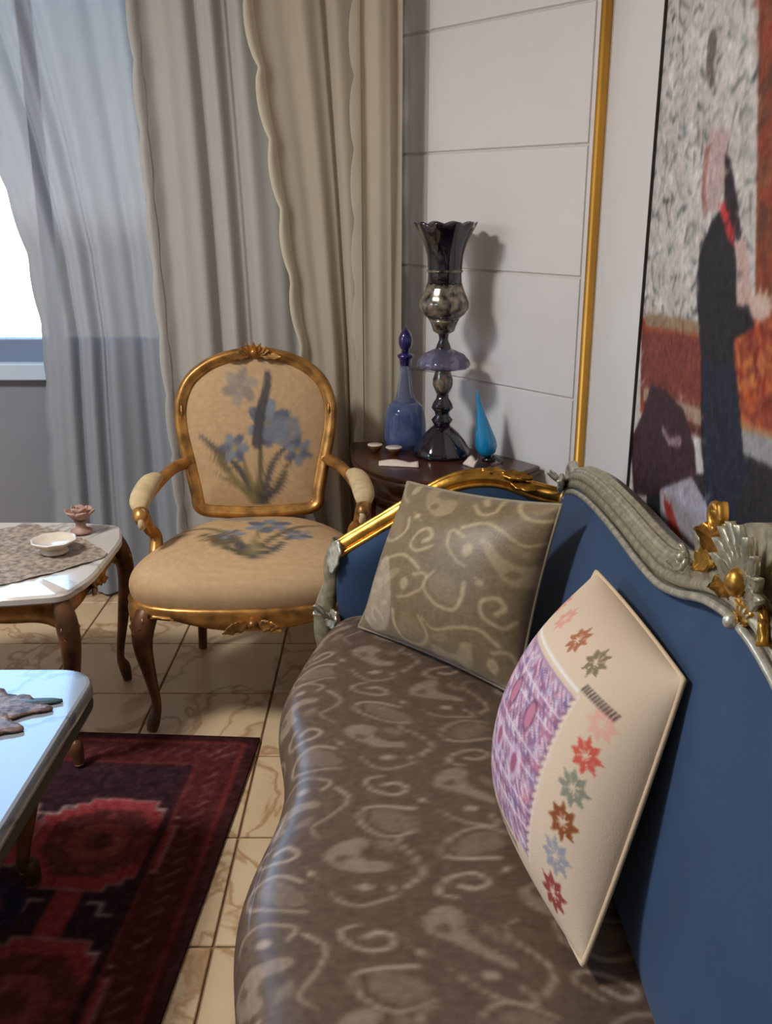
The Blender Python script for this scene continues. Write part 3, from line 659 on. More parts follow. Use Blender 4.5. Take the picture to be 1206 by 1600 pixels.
# arms
arm_pts = [(-.135, .47), (-.15, .53), (-.125, .595), (-.10, .620), (-.05, .652), (.01, .690), (.07, .728), (.14, .770), (.205, .788), (.27, .785), (.34, .760), (.41, .742)]
for sg in (1, -1):
    yi = YC + sg * (YA - YC); yr = yi + sg * .045
    ap = spl([(x, yr, z) for x, z in arm_pts], 6); ax = [p.x for p in ap[18:]]; az = [p.z for p in ap[18:]]
    b = B(); vs = []; nx = 40; nq = 16
    for x in np.linspace(-.108, .40, nx):
        zt = float(np.interp(x, ax, az)) - .012
        for k in range(nq):
            q = k / (nq - 1); z = .42 + (zt - .42) * q; e = (1 - abs(2 * (x + .108) / .508 - 1) ** 8) * (1 - (2 * q - 1) ** 6)
            vs.append((x - .012 * math.sin(q * PI) * (x < .0), yi + sg * (.020 - .026 * e), z))
    b.add(vs, grid_faces(nx, nq)); ob('arm_upholstery', b, 'blue', sofa, world=True)
    b = B(); vs = []
    for x in np.linspace(-.10, .42, 30):
        zt = float(np.interp(x, ax, az)); vs += [(x, yr - sg * .012, .26), (x, yr + sg * .02, .26), (x, yr + sg * .02, zt), (x, yr - sg * .012, zt)]
    b.add(vs, grid_faces(30, 4, False, True) + [(3, 2, 1, 0), (116, 117, 118, 119)]); ob('arm_panel', b, 'dark_edge', sofa, world=True)
    b = B(); pr = [(x * .80, y * .66) for x, y in ridge]
    if sg > 0: pr = [(-x, y) for x, y in pr]
    sweep(b, ap[14:], pr, (0, 0, 1) if True else 0); ob('arm_rail', b, 'gold', sofa, world=True)
    b = B(); tube(b, [p + Vector((0, -sg * .024, -.012)) for p in ap[16:]], .0065, 8); ob('arm_bead', b, 'gold', sofa, world=True)
    b = B(); tub(b, [(-.085, yr, .26), (-.145, yr, .36), (-.150, yr, .45), (-.132, yr, .52), (-.128, yr, .58), (-.108, yr, .63)], [.028, .027, .026, .022, .022, .022], 12, ref=(0, 1, 0)); ob('arm_post', b, 'antique', sofa, world=True)
    for p, d, u, L, w, cu, m_ in (((-.115, -.02, .64), (-.1, -.15, -1), (-.7, -.7, 0), .085, .04, .2, 'silver'), ((-.142, -.02, .44), (-.25, -.5, .8), (-.7, -.7, -.1), .075, .045, .35, 'silver'),
            ((-.135, -.015, .46), (.2, -.5, -.6), (-.5, -.8, .1), .055, .04, .3, 'silver'), ((-.142, -.03, .455), (-.6, -.6, .1), (-.3, -.4, .8), .05, .03, .3, 'silver'),
            ((.27, -.012, .80), (1, -.3, -.15), (0, -.4, 1), .075, .03, .2, 'gold'), ((.29, -.02, .785), (1, -.5, -.35), (0, -.6, .8), .07, .03, .25, 'gold'), ((.28, 0, .80), (-1, -.2, .1), (0, -.3, 1), .06, .026, .15, 'gold')):
        b = B(); leaf(b, frame_mtx((p[0], yr + sg * p[1], p[2]), (d[0], sg * d[1], d[2]), (u[0], sg * u[1], u[2])), L, w, .010, cu); ob('arm_leaf', b, m_, sofa, world=True)
# crest carving in the middle of the back
cx_ = XR - .02
def lf(b, y, z, dy, dz, L, w, cu=.3, dx=-.25, lob=3, x=cx_, th=.011): leaf(b, frame_mtx((x, y, z), (dx, dy, dz), (-1, 0, dx)), L, w, th, cu, lob)
b = B(); vs = []
for d in np.linspace(-.20, .20, 40):
    zt = ztop(YC + d) + .012 + .085 * max(0, math.cos(d / .20 * PI / 2)) ** .8
    z0 = ztop(YC + d) - .005
    vs += [(XR - .018, YC + d, z0), (XR + .018, YC + d, z0), (XR + .014, YC + d, zt), (XR - .012, YC + d, zt)]
b.add(vs, grid_faces(40, 4, False, True) + [(3, 2, 1, 0), (156, 157, 158, 159)]); ob('crest_board', b, 'antique', sofa, world=True)
b = B()
for k in range(9):
    a = -1.25 + 2.5 * k / 8; lf(b, YC + .01 * math.sin(a), .972, math.sin(a), math.cos(a), .070 + .016 * math.cos(a * 1.1), .026, .22, -.06, 2, cx_ - .010)
ob('crest_shell', b, 'antique', sofa, world=True)
for sg in (1, -1):
    for (dy0, z0_, ddy, ddz, L, w, cu, dx) in ((.095, .990, .9, .25, .060, .045, .3, -.2), (.125, .985, .5, -.8, .055, .036, .25, -.2), (.085, 1.005, .45, .8, .045, .034, .3, -.2)):
        b = B(); lf(b, YC + sg * dy0, z0_, sg * ddy, ddz, L, w, cu, dx); ob('acanthus_leaf', b, 'gold', sofa, world=True)
    b = B(); spiral(b, (cx_ - .012, YC + sg * .112, 1.030), (0, sg, 0), (0, 0, 1), .022, 1.5, .008, .005, PI * .7); ob('crest_scroll', b, 'gold', sofa, world=True)
    b = B()
    for k in range(6):
        a = k * PI / 3 + .3; leaf(b, frame_mtx((cx_ - .012, YC + sg * .205, .940), (-.25, math.cos(a), math.sin(a)), (-1, .0, .0)), .022, .017, .007, .4, 1, 7, 5)
    ball(b, (cx_ - .02, YC + sg * .205, .940), .008, seg=10, rows=6); ob('rosette', b, 'antique', sofa, world=True)
    b = B(); lf(b, YC + sg * .21, .925, sg * .95, -.28, .085, .024, .12, -.05); ob('crest_leaf', b, 'antique', sofa, world=True)
    b = B(); lf(b, YC + sg * .165, .950, sg * .35, .8, .045, .026, .2, -.15); ob('crest_leaf', b, 'antique', sofa, world=True)
    b = B(); lf(b, YC + sg * .035, .968, sg * .85, -.35, .060, .030, .2, -.2); ob('pendant_leaf', b, 'gold', sofa, world=True)
b = B(); lf(b, YC, .968, 0, -1, .045, .040, .15, -.1); ob('pendant_leaf', b, 'gold', sofa, world=True)
b = B(); ball(b, (cx_ - .018, YC + .01, .932), .010, seg=12, rows=7); ob('pendant_bead', b, 'silver', sofa, world=True)
b = B(); ball(b, (cx_ - .02, YC, .985), .018, .8, 1, 1, 14, 8); ob('crest_boss', b, 'gold', sofa, world=True)

# ------------------------------------------------------------------ cushions
def cushion(name, label, TL, TR, BR, BL, tf, tb_, cv, mat, n=110, pinch=.06, piping=None):
    TL, TR, BR, BL = map(Vector, (TL, TR, BR, BL)); base = (BL + BR) / 2
    root = thing(name, label, 'pillow', tuple(base))
    nn = ((TR - TL + BR - BL).cross(TL - BL + TR - BR)).normalized()         # toward the viewer's side
    if nn.dot(Vector((0, 0, 1.4)) - base) < 0: nn = -nn
    t = 1 - np.cos(np.linspace(0, PI, n)); t = t / 2; t = .5 * t + .5 * np.linspace(0, 1, n)
    U, V = np.meshgrid(t, t, indexing='ij'); x = 2 * U - 1; y = 2 * V - 1
    xx = x * (1 - pinch * (1 - y * y)); yy = y * (1 - pinch * (1 - x * x)); u = (xx + 1) / 2; v = (yy + 1) / 2
    Pm = [np.array(q) for q in (BL, BR, TL, TR)]
    P = ((1 - u) * (1 - v))[..., None] * Pm[0] + (u * (1 - v))[..., None] * Pm[1] + ((1 - u) * v)[..., None] * Pm[2] + (u * v)[..., None] * Pm[3]
    h = ((1 - x ** 2) * (1 - y ** 2)); h = np.clip(h, 0, 1) ** .58 * (1 - .06 * np.sin(3 * x + 1) * np.cos(2 * y))
    F = P + np.array(nn) * (h * tf)[..., None]; Bk = P - np.array(nn) * (h * tb_ + .0005)[..., None]
    # the underside settles on the seat
    lo_ = min(BL.z, BR.z) + .0005
    for Q in (F, Bk): Q[..., 2] = np.maximum(Q[..., 2], lo_)
    col = cv.at(U * cv.w, V * cv.h)
    gf = grid_faces(n, n); b = B()
    b.add(F.reshape(-1, 3), gf, col.reshape(-1, 3)); b.add(Bk.reshape(-1, 3), [tuple(reversed(q)) for q in gf], cv.at((1 - U) * cv.w * .02 + .002, V * cv.h * 0 + .003).reshape(-1, 3) if mat == 'linen' else col.reshape(-1, 3))
    ob('cover', b, mat, root, world=True)
    e = [P[i, 0] for i in range(0, n, 3)] + [P[n - 1, j] for j in range(0, n, 3)] + [P[i, n - 1] for i in range(n - 1, -1, -3)] + [P[0, j] for j in range(n - 1, -1, -3)]
    q = []
    for p in e:
        p = Vector(p)
        if not q or (p - q[-1]).length > .002: q.append(p)
    if piping:
        b = B(); sweep(b, q, circ(.0038, 6), tuple(nn), closed=True)
        b.c = [tuple(lin(piping))] * len(b.v); ob('seam', b, mat, root, world=True)
    return root
cv = Cv(.44, .40, .0025, (128, 106, 74)); damask(cv, (120, 98, 66), (192, 168, 128), (146, 122, 86), .23, 5, .95, .8)
cv.poly(spl2([(.02, .03), (.10, .02), (.13, .10), (.09, .20), (.05, .19), (.03, .10)], 5, True), (196, 178, 156), .6); cv.soften(1); cv.speck(5, 1)
cushion('brocade_pillow', 'olive gold brocade pillow with pale scrolls in the far sofa corner', (.050, 2.115, .795), (.345, 1.80, .838), (.262, 1.70, .472), (-.062, 2.03, .472), .10, .05, cv, 'brocade', 120, .05, (150, 134, 104))
cv = Cv(.42, .40, .0022, (216, 190, 162))
cv.poly([(.03, .055), (.305, .055), (.305, .285), (.03, .285)], (172, 140, 158))
for k in range(2200):
    x = rng.uniform(.03, .298); y = rng.uniform(.06, .28); c = [(214, 196, 206), (132, 88, 118), (190, 104, 120), (120, 96, 140), (226, 208, 212)][rng.integers(5)]
    cv.stroke([(x, y), (x + .011, y - .009)], .0034, .0026, c, .85)
for yb in (.10, .165, .235):
    for k in range(3): cv.stroke([(.03, yb + .012 * k - .012), (.305, yb + .012 * k - .012)], .0035, .0035, (226, 212, 218) if k != 1 else (126, 84, 116), .8)
for k in range(3):
    cv.ell(.235 - .075 * k, .212, .016, .024, (96, 60, 84), .6); cv.ell(.235 - .075 * k, .212, .011, .019, (196, 120, 140), .9)
    cv.ell(.235 - .075 * k, .140, .020, .026, (214, 190, 206), .6); cv.ell(.235 - .075 * k, .14, .01, .014, (150, 70, 96), .8)
for k in range(20): cv.stroke([(.302, .06 + .0115 * k), (.312, .066 + .0115 * k)], .003, .002, (120, 80, 110), .9)
def star(cx, cy, r, col, al=1):
    for k in range(8):
        a = k * PI / 4 + .2; d = (math.cos(a), math.sin(a)); q = (-d[1], d[0])
        cv.poly([(cx + d[0] * r * .12, cy + d[1] * r * .12), (cx + d[0] * r * .55 + q[0] * r * .22, cy + d[1] * r * .55 + q[1] * r * .22), (cx + d[0] * r, cy + d[1] * r), (cx + d[0] * r * .55 - q[0] * r * .22, cy + d[1] * r * .55 - q[1] * r * .22)], col, al)
sc_ = [(226, 160, 140), (206, 88, 70), (138, 136, 116), (140, 76, 36), (156, 152, 156), (150, 66, 54)]
for k, c in enumerate(sc_): star(.366, .285 - .047 * k, .0255, c, .75 if k == 0 else 1)
for k, (x, c) in enumerate(((.06, (214, 140, 120)), (.14, (214, 150, 130)), (.225, (166, 100, 66)), (.295, (128, 112, 78)))): star(x, .338, .025, c, .95)
for k in range(12):
    cv.stroke([(.31 + .006 * k, .300), (.314 + .006 * k, .310)], .0035, .0025, (62, 46, 44), .95)
    cv.stroke([(.20 - .009 * k + .06, .045), (.205 - .009 * k + .06, .038)], .004, .003, (62, 46, 44), .95)
cv.stroke([(.03, .294), (.305, .294)], .005, .005, (232, 222, 214)); cv.stroke([(.312, .05), (.312, .29)], .004, .004, (230, 206, 196), .8)
cushion('embroidered_pillow', 'cream pillow with coloured embroidered stars and purple panel on the sofa seat', (.352, 1.50, .815), (.385, 1.115, .815), (.250, .985, .481), (.185, 1.40, .481), .115, .040, cv, 'linen', 190, -.02, (214, 186, 150))

# ------------------------------------------------------------------ armchair
ch = thing('armchair', 'gilded open-arm chair with cream tapestry seat and oval back showing blue irises', 'armchair', (-.378, 2.630, 0), math.radians(5))
def plan(a, k=1.0):
    c, s = math.cos(a), math.sin(a); cx = math.copysign(abs(c) ** .62, c); cy = math.copysign(abs(s) ** .62, s)
    y = .27 * cy - .01; x = cx * (.308 - .088 * cy)
    if cy < 0: y -= .025 * (1 - abs(cx)) * 1.0
    return Vector((x * k, y * k, 0))
NA = 96
# tapestry for the seat (x right, y toward back) and the back
def iris(cv, cx, cy, s, seat):
    stem = (84, 74, 48); dk = (70, 66, 66); gr = (128, 112, 70); bl = (122, 128, 140); bd = (92, 96, 112)
    def T(l): return [(cx + s * x, cy + s * y) for x, y in l]
    for pts, w in (([(-.02, -.40), (-.18, -.10), (-.42, .10), (-.50, .16)], .05), ([(-.02, -.40), (-.2, -.25), (-.38, -.14)], .035), ([(0, -.4), (-.10, -.15), (-.16, .08)], .05), ([(.04, -.4), (.10, -.12), (.22, .04), (.36, .12)], .05), ([(0, -.4), (.02, 0), (.02, .3)], .045), ([(.06, -.40), (.20, -.18), (.30, -.02)], .04), ([(-.04, -.4), (-.30, -.10), (-.44, -.02)], .05), ([(.02, -.4), (.16, -.30), (.24, -.16)], .05)):
        cv.stroke([(q[0], q[1]) for q in spl2(T(pts), 6)], s * w * 1.35, s * .014, [stem, dk, gr][rng.integers(3)], .85)
    for (x, y, r) in ((.10, .26, .20), (-.20, .06, .13), (.34, .02, .13), (-.14, .56, .16)):
        al = .9 if y < .5 else .45
        for k in range(6):
            a = k * PI / 3 + x * 5
            cv.poly(spl2(T([(x, y), (x + r * math.cos(a - .4) * .8, y + r * math.sin(a - .4) * .8), (x + r * math.cos(a), y + r * math.sin(a)), (x + r * .6 * math.cos(a + .5), y + r * .6 * math.sin(a + .5))]), 4, True), bl if k % 2 else bd, al)
        cv.ell(*T([(x, y)])[0], s * r * .2, s * r * .2, (176, 146, 84), al)
    if not seat: cv.stroke(spl2(T([(0, .10), (.03, .35), (.09, .55), (.10, .66)]), 6), s * .10, s * .05, dk, .9); cv.poly(T([(.08, .32), (.34, .30), (.38, .14), (.20, .06), (.04, .14)]), (120, 124, 134), .8)
    cv.poly(T([(-.30, -.12), (-.40, .04), (-.46, .10), (-.30, .0), (-.22, -.14)]), (92, 74, 50), .7)
base = (194, 158, 116)
cvs = Cv(.80, .66, .003, base); iris(cvs, .40, .29, .36, True)
for pts in ([(.18, .42), (.27, .38), (.35, .26)], [(.16, .36), (.25, .33), (.33, .24)], [(.60, .42), (.51, .36), (.44, .25)]): cvs.stroke(spl2(pts, 6), .010, .022, (96, 80, 56), .8)
cvs.soften(1); cvs.speck(4, 1)
rings = [(0.02, .500), (.2, .499), (.4, .496), (.55, .491), (.68, .485), (.80, .476), (.90, .463), (.97, .445), (1.0, .422), (1.0, .400), (.985, .380), (.96, .368)]
rp = spl([(r, z, 0) for r, z in rings], 4)
b = B(); vs = []; cs = []
for p in rp:
    for i in range(NA):
        q = plan(2 * PI * i / NA, p.x); vs.append((q.x, q.y, p.y)); cs.append((q.x + .40, q.y + .33))
cs = np.array(cs); b.add(vs, grid_faces(len(rp), NA, False, True) + [tuple(range(NA))], cvs.at(cs[:, 0], cs[:, 1])); ob('seat', b, 'tapestry', ch)
# seat frame: shaped apron following the plan
b = B(); vs = []
for i in range(NA):
    a = 2 * PI * i / NA; o = plan(a, 1.0); fr = max(0, -math.sin(a)) ; c = math.cos(a)
    zl = .335 - .012 * math.exp(-(c / .16) ** 2) * (math.sin(a) < 0) + .018 * math.exp(-((abs(c) - .45) / .2) ** 2) - .03 * math.exp(-((abs(c) - .80) / .12) ** 2)
    for (k, z) in ((.93, .385), (1.0, .385), (1.018, .376), (1.01, .366), (1.022, .352), (1.018, zl + .008), (1.0, zl), (.95, zl + .004)): q = plan(a, k); vs.append((q.x, q.y, z))
b.add(vs, grid_faces(NA, 8, True, True)); ob('seat_frame', b, 'chair_gold', ch)
b = B()
for sg in (-1, 1):
    for k in range(3): leaf(b, frame_mtx((sg * .012, -.318, .352 - .004 * k), (sg * 1, -.25, -.25 + .22 * k), (0, -1, .2)), .075 - .012 * k, .028, .008, .25)
ball(b, (0, -.322, .350), .014, seg=12, rows=7); ob('apron_carving', b, 'chair_gold', ch)
for (x, y, bk) in ((-.285, -.225, 0), (.285, -.225, 0), (-.185, .235, 1), (.185, .235, 1)):
    sx_ = math.copysign(1, x); b = B()
    if not bk: tub(b, [(x * .95, y * .92, .375), (x + sx_ * .008, y - .012, .335), (x + sx_ * .016, y - .022, .27), (x + sx_ * .006, y - .008, .17), (x - sx_ * .004, y + .004, .075), (x + sx_ * .006, y - .010, .028), (x + sx_ * .012, y - .016, .003)], [.026, .032, .027, .018, .013, .018, .014], 12, ref=(0, 1, 0))
    else: tub(b, [(x, y, .38), (x + sx_ * .01, y + .012, .26), (x + sx_ * .012, y + .02, .14), (x + sx_ * .02, y + .05, .003)], [.024, .021, .016, .014], 12, ref=(0, 1, 0))
    o = ob('leg', b, 'chair_dark', ch)
    if not bk:
        b = B(); leaf(b, frame_mtx((x + sx_ * .016, y - .018, .365), (sx_ * .25, -.3, -1), (sx_ * .6, -.8, .0)), .07, .04, .008, .12); ob('knee_leaf', b, 'chair_gold', o)
# back: closed outline, leaning
outl = [(-.10, .498), (0, .494), (.10, .498), (.185, .510), (.200, .56), (.222, .66), (.242, .75), (.244, .83), (.215, .90), (.150, .950), (.075, .975), (0, .984), (-.075, .975), (-.150, .950), (-.215, .90), (-.244, .83), (-.242, .75), (-.222, .66), (-.200, .56), (-.185, .510)]
def by(z): return .235 + .135 * (z - .5) / .48
op = [Vector((p.x * .945, by(p.y), .5 + (p.y - .5) * .975 - .012)) for p in spl(outl, 6, True)]
b = B(); cn = Vector((0, by(.74), .74)); nb_ = Vector((0, -.96, .27))
sweep(b, op, [(-.020, -.014), (-.021, .006), (-.015, .016), (-.008, .012), (-.002, .022), (.007, .024), (.014, .016), (.019, .008), (.019, -.014)], tuple(nb_), closed=True); ob('back_frame', b, 'chair_gold', ch)
cvb = Cv(.52, .54, .003, base); iris(cvb, .265, .185, .36, False); cvb.soften(1); cvb.speck(4, 1)
b = B(); vs = []; cs = []; nr = 26; no = len(op)
for k in range(nr):
    r = .015 + .985 * k / (nr - 1)
    for p in op:
        q = cn + (p - cn) * r * .965; q = q + nb_ * (.004 + .030 * (1 - r ** 3)); vs.append(q); cs.append((q.x + .26, q.z - .48))
cs = np.array(cs); b.add(vs, grid_faces(nr, no, False, True) + [tuple(range(no))], cvb.at(cs[:, 0], cs[:, 1])); ob('back_upholstery', b, 'tapestry', ch)
b = B(); vs = [cn + (p - cn) * r - nb_ * (.012 + .01 * (1 - r)) for r in (.02, .5, .98) for p in op]; b.add(vs, grid_faces(3, no, False, True) + [tuple(range(no))]); ob('back_lining', b, 'cream_pad', ch)
b = B(); tz = .968
for k in range(7):
    a = -1.2 + 2.4 * k / 6; leaf(b, frame_mtx((.01 * math.sin(a), by(tz) - .018, tz - .008), (math.sin(a), -.15, math.cos(a) * .75), (0, -1, .2)), .044, .018, .008, .3, 2, 9, 5)
for sg in (-1, 1): leaf(b, frame_mtx((sg * .015, by(tz) - .02, tz - .01), (sg, -.1, -.12), (0, -1, .3)), .075, .024, .008, .15)
ball(b, (0, by(tz) - .028, tz - .002), .012, seg=12, rows=7); ob('crest_carving', b, 'chair_gold', ch)
for sg in (-1, 1):       # little ears half-way up the outline
    b = B(); leaf(b, frame_mtx((sg * .228, by(.78), .815), (sg * .12, -.1, -1), (sg * .8, -.6, .1)), .075, .028, .009, .05); ob('side_carving', b, 'chair_gold', ch)
    b = B(); x0 = sg * .215; az = -.036
    tub(b, [(x0, by(.64), .675 + az), (sg * .255, .20, .672 + az), (sg * .295, .10, .645 + az), (sg * .312, .0, .632 + az), (sg * .312, -.055, .630 + az), (sg * .306, -.090, .616 + az), (sg * .302, -.088, .594 + az)], [.019, .018, .018, .019, .021, .021, .014], 12); ob('arm', b, 'chair_gold', ch)
    b = B(); tub(b, [(sg * .305, -.062, .618 + az), (sg * .298, -.020, .560 + az), (sg * .284, .004, .49), (sg * .286, -.030, .43), (sg * .288, -.058, .375)], [.018, .017, .018, .021, .024], 12, ref=(0, 1, 0)); ob('arm_support', b, 'chair_gold', ch)
    b = B(); P = spl([(sg * .284, .135, .668 + az), (sg * .302, .085, .668 + az), (sg * .312, .02, .654 + az), (sg * .313, -.045, .648 + az), (sg * .311, -.078, .632 + az)], 6); n = len(P)
    sweep(b, P, circ(1, 14, 1.2, .95), (0, 0, 1), scale=[.027 * max(.25, math.sin(PI * (i + .6) / (n + .2)) ** .35) for i in range(n)]); ob('arm_pad', b, 'cream_pad', ch)
    b = B(); spiral(b, (sg * .304, -.094, .606 + az), (0, -1, 0), (0, 0, 1), .024, 1.2, .012, .007, PI * .5, 20); ob('arm_scroll', b, 'cream_pad', ch)

# ------------------------------------------------------------------ side table with its things
st = thing('side_table', 'small gilded side table with white marble top left of the armchair', 'side table', (-1.085, 2.42, 0))
def shape_top(b, cx, cy, hx, hy, z0, z1, corner=.12, wav=.012, n=120, bev=.006):
    def pl(a, k):
        c, s = math.cos(a), math.sin(a); e = .36
        x = math.copysign(abs(c) ** e, c) * hx; y = math.copysign(abs(s) ** e, s) * hy
        w = 1 + wav * math.cos(8 * a); return (cx + x * w - math.copysign(k, x) * min(1, abs(x) / hx), cy + y * w - math.copysign(k, y) * min(1, abs(y) / hy))
    R = [(.5 * min(hx, hy), z0), (bev, z0), (0, z0 + bev), (0, z1 - bev), (bev, z1), (.5 * min(hx, hy), z1)]; v = []
    for k, z in R:
        for i in range(n):
            p = pl(2 * PI * i / n, k); v.append((p[0], p[1], z))
    b.add(v, grid_faces(len(R), n, False, True) + [tuple(range(n - 1, -1, -1)), tuple(range((len(R) - 1) * n, len(R) * n))]); return b
b = B(); shape_top(b, 0, 0, .335, .29, .475, .50); ob('marble_top', b, 'marble', st, angle=40)
def apron_table(root, hx, hy, zt, zl, mat, legr, foot, legmat=None, seat=1.0):
    for (x0, y0, x1, y1, nx_, ny_) in ((-hx, -hy, hx, -hy, 0, -1), (hx, -hy, hx, hy, 1, 0), (hx, hy, -hx, hy, 0, 1), (-hx, hy, -hx, -hy, -1, 0)):
        b = B(); v = []; n = 34
        for i in range(n):
            t = i / (n - 1); x = x0 + (x1 - x0) * t; y = y0 + (y1 - y0) * t
            low = zl - .022 * math.exp(-((t - .5) / .12) ** 2) - .045 * (abs(2 * t - 1) ** 6) + .010 * math.cos(t * 4 * PI)
            for (d, z) in ((-.012, zt), (.006, zt), (.010, zt - .010), (.004, zt - .018), (.006, low + .012), (.012, low + .004), (.006, low), (-.012, low)): v.append((x + nx_ * d, y + ny_ * d, z))
        b.add(v, grid_faces(n, 8, False, True) + [tuple(range(7, -1, -1)), tuple(range((n - 1) * 8, n * 8))]); ap = ob('apron', b, mat, root)
        b = B(); mx_, my_ = (x0 + x1) / 2 + nx_ * .012, (y0 + y1) / 2 + ny_ * .012
        dx_, dy_ = (x1 - x0), (y1 - y0); l = math.hypot(dx_, dy_); dx_ /= l; dy_ /= l
        for sg in (-1, 1):
            for k in range(2): leaf(b, frame_mtx((mx_, my_, zl + .004), (sg * dx_ + nx_ * .1, sg * dy_ + ny_ * .1, .25 - .5 * k), (nx_, ny_, .15)), .07, .028, .007, .2)
        ball(b, (mx_, my_, zl + .002), .014, seg=10, rows=6); ob('apron_carving', b, mat, ap)
    for sx_ in (-1, 1):
        for sy_ in (-1, 1):
            x, y = sx_ * hx, sy_ * hy; o = sx_ * .7; p = sy_ * .7; b = B(); z = zt
            tub(b, [(x, y, z), (x + .022 * o, y + .022 * p, z * .88), (x + .030 * o, y + .030 * p, z * .72), (x + .006 * o, y + .006 * p, z * .42), (x - .012 * o, y - .012 * p, z * .20), (x - .002 * o, y - .002 * p, z * .10 + foot[sy_ > 0]), (x + .006 * o, y + .006 * p, foot[sy_ > 0])], [legr, legr * 1.25, legr * 1.1, legr * .72, legr * .52, legr * .8, legr * .6], 12, ref=(0, 1, 0)); lg = ob('leg', b, legmat or mat, root)
            b = B(); leaf(b, frame_mtx((x + .022 * o, y + .022 * p, z * .92), (o * .3, p * .3, -1), (o, p, 0)), .085, .045, .008, .12); ob('knee_leaf', b, mat, lg)
apron_table(st, .285, .24, .474, .425, 'chair_gold', .022, (.0155, .006), 'chair_dark')
# lace cloth, draped flat
b = B(); v = []; n = 160; nr = 14
for k in range(nr):
    r = (k + .02) / (nr - 1)
    for i in range(n):
        a = 2 * PI * i / n; e = (abs(math.cos(a)) ** 1.25 + abs(math.sin(a)) ** 1.25) ** (-1 / 1.25); R = .285 * e * (1 + .022 * abs(math.sin(a * 20)))
        v.append((R * r * math.cos(a) * 1.02, R * r * math.sin(a) * .90, .0035 + .0016 * math.sin(13 * a) * r + .0012 * math.sin(40 * r) + .0008 * math.sin(a * 40 + r * 30)))
b.add(v, grid_faces(nr, n, False, True) + [tuple(range(n))])
dl = ob('lace_doily', b, 'lace', None); dl.location = (-1.045, 2.42, .5); tag(dl, 'greyish beige lace doily spread on the marble side table', 'doily')
dish = thing('dish', 'shallow cream porcelain dish on a short foot on the lace doily', 'dish', (-.895, 2.44, .506))
b = B(); lathe(b, [(.002, .0), (.036, .0), (.037, .004), (.027, .009), (.026, .013)], seg=24); ob('foot', b, 'porcelain', dish)
b = B(); lathe(b, [(.02, .0132), (.040, .018), (.056, .030), (.061, .036), (.057, .0375), (.050, .030), (.036, .0225), (.002, .020)], seg=8 * 4, wob=lambda r, z, a, k: (r * (1 + .035 * math.cos(8 * a)), z)); ob('bowl', b, 'porcelain', dish)
orn = thing('ornament', 'small rosy round ceramic rose behind the dish on the side table', 'ornament', (-.875, 2.61, .505))
b = B(); lathe(b, [(.002, 0), (.030, 0), (.031, .006), (.016, .014), (.014, .026), (.020, .034)], seg=20); ob('foot', b, 'rose', orn)
b = B()
for ring, (n, r, tilt) in enumerate(((6, .044, .35), (5, .034, .8), (4, .022, 1.3))):
    for k in range(n):
        a = 2 * PI * (k + ring * .4) / n; leaf(b, frame_mtx((0, 0, .034 + .006 * ring), (math.cos(a), math.sin(a), tilt), (-math.cos(a) * tilt, -math.sin(a) * tilt, 1)), r * 1.25, r * 1.25, .006, .5, 1, 8, 6, .3)
ob('petals', b, 'rose', orn)

# ------------------------------------------------------------------ coffee table
ct_ = thing('coffee_table', 'low coffee table with polished white marble top reflecting the blue sky', 'coffee table', (-1.12, 1.30, 0))
b = B(); v = []; hx, hy, cr = .51, .565, .085; out = []
for (cx, cy, a0) in ((hx - cr, hy - cr, 0), (-hx + cr, hy - cr, PI/2), (-hx + cr, -hy + cr, PI), (hx - cr, -hy + cr, 1.5 * PI)):
    for k in range(9):
        a = a0 + PI / 2 * k / 8; out.append((cx, cy, math.cos(a), math.sin(a)))
R = [(.03, .420), (.008, .420), (.001, .425), (0, .432), (.001, .443), (.006, .450), (.012, .452)]
for k, z in R:
    for (cx, cy, c, s) in out: v.append((cx + (cr - k) * c, cy + (cr - k) * s, z))
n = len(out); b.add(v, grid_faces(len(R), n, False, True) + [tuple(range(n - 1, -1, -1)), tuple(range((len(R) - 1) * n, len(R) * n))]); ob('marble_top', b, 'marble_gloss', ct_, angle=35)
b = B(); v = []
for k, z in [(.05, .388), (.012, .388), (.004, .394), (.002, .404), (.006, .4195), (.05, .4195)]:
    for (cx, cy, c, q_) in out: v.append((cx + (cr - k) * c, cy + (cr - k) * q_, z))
b.add(v, grid_faces(6, n, True, True)); ob('rim', b, 'dark_edge', ct_, angle=35)  # dark colour stands for shade on the side below the marble
apron_table(ct_, .36, .42, .41, .345, 'chair_dark', .028, (.015, .015))
lo_ = thing('leaf_ornament', 'flat bronze leaf spray lying on the blue-reflecting coffee table', 'ornament', (-.775, 1.645, .453))
def flat_leaf(nm, x, y, ang, L, w, mat, th=.006, lob=3):
    b = B(); leaf(b, Matrix.Translation((x, y, th * .5 + .001)) @ Matrix.Rotation(ang, 4, 'Z'), L, w, th, .0, lob, 18, 7, .02); ob(nm, b, mat, lo_)
for k in range(5):
    flat_leaf('leaf', -.15, .050 - .062 * k, -.06 - .07 * k, .270 - .028 * k, .125, 'bronze', .006 + .0015 * k, 4)
flat_leaf('leaf_tip', .03, .055, .12, .10, .03, 'bronze_dark', .006, 1); flat_leaf('leaf_tip', -.19, .075, .05, .22, .05, 'bronze_dark', .005, 2)

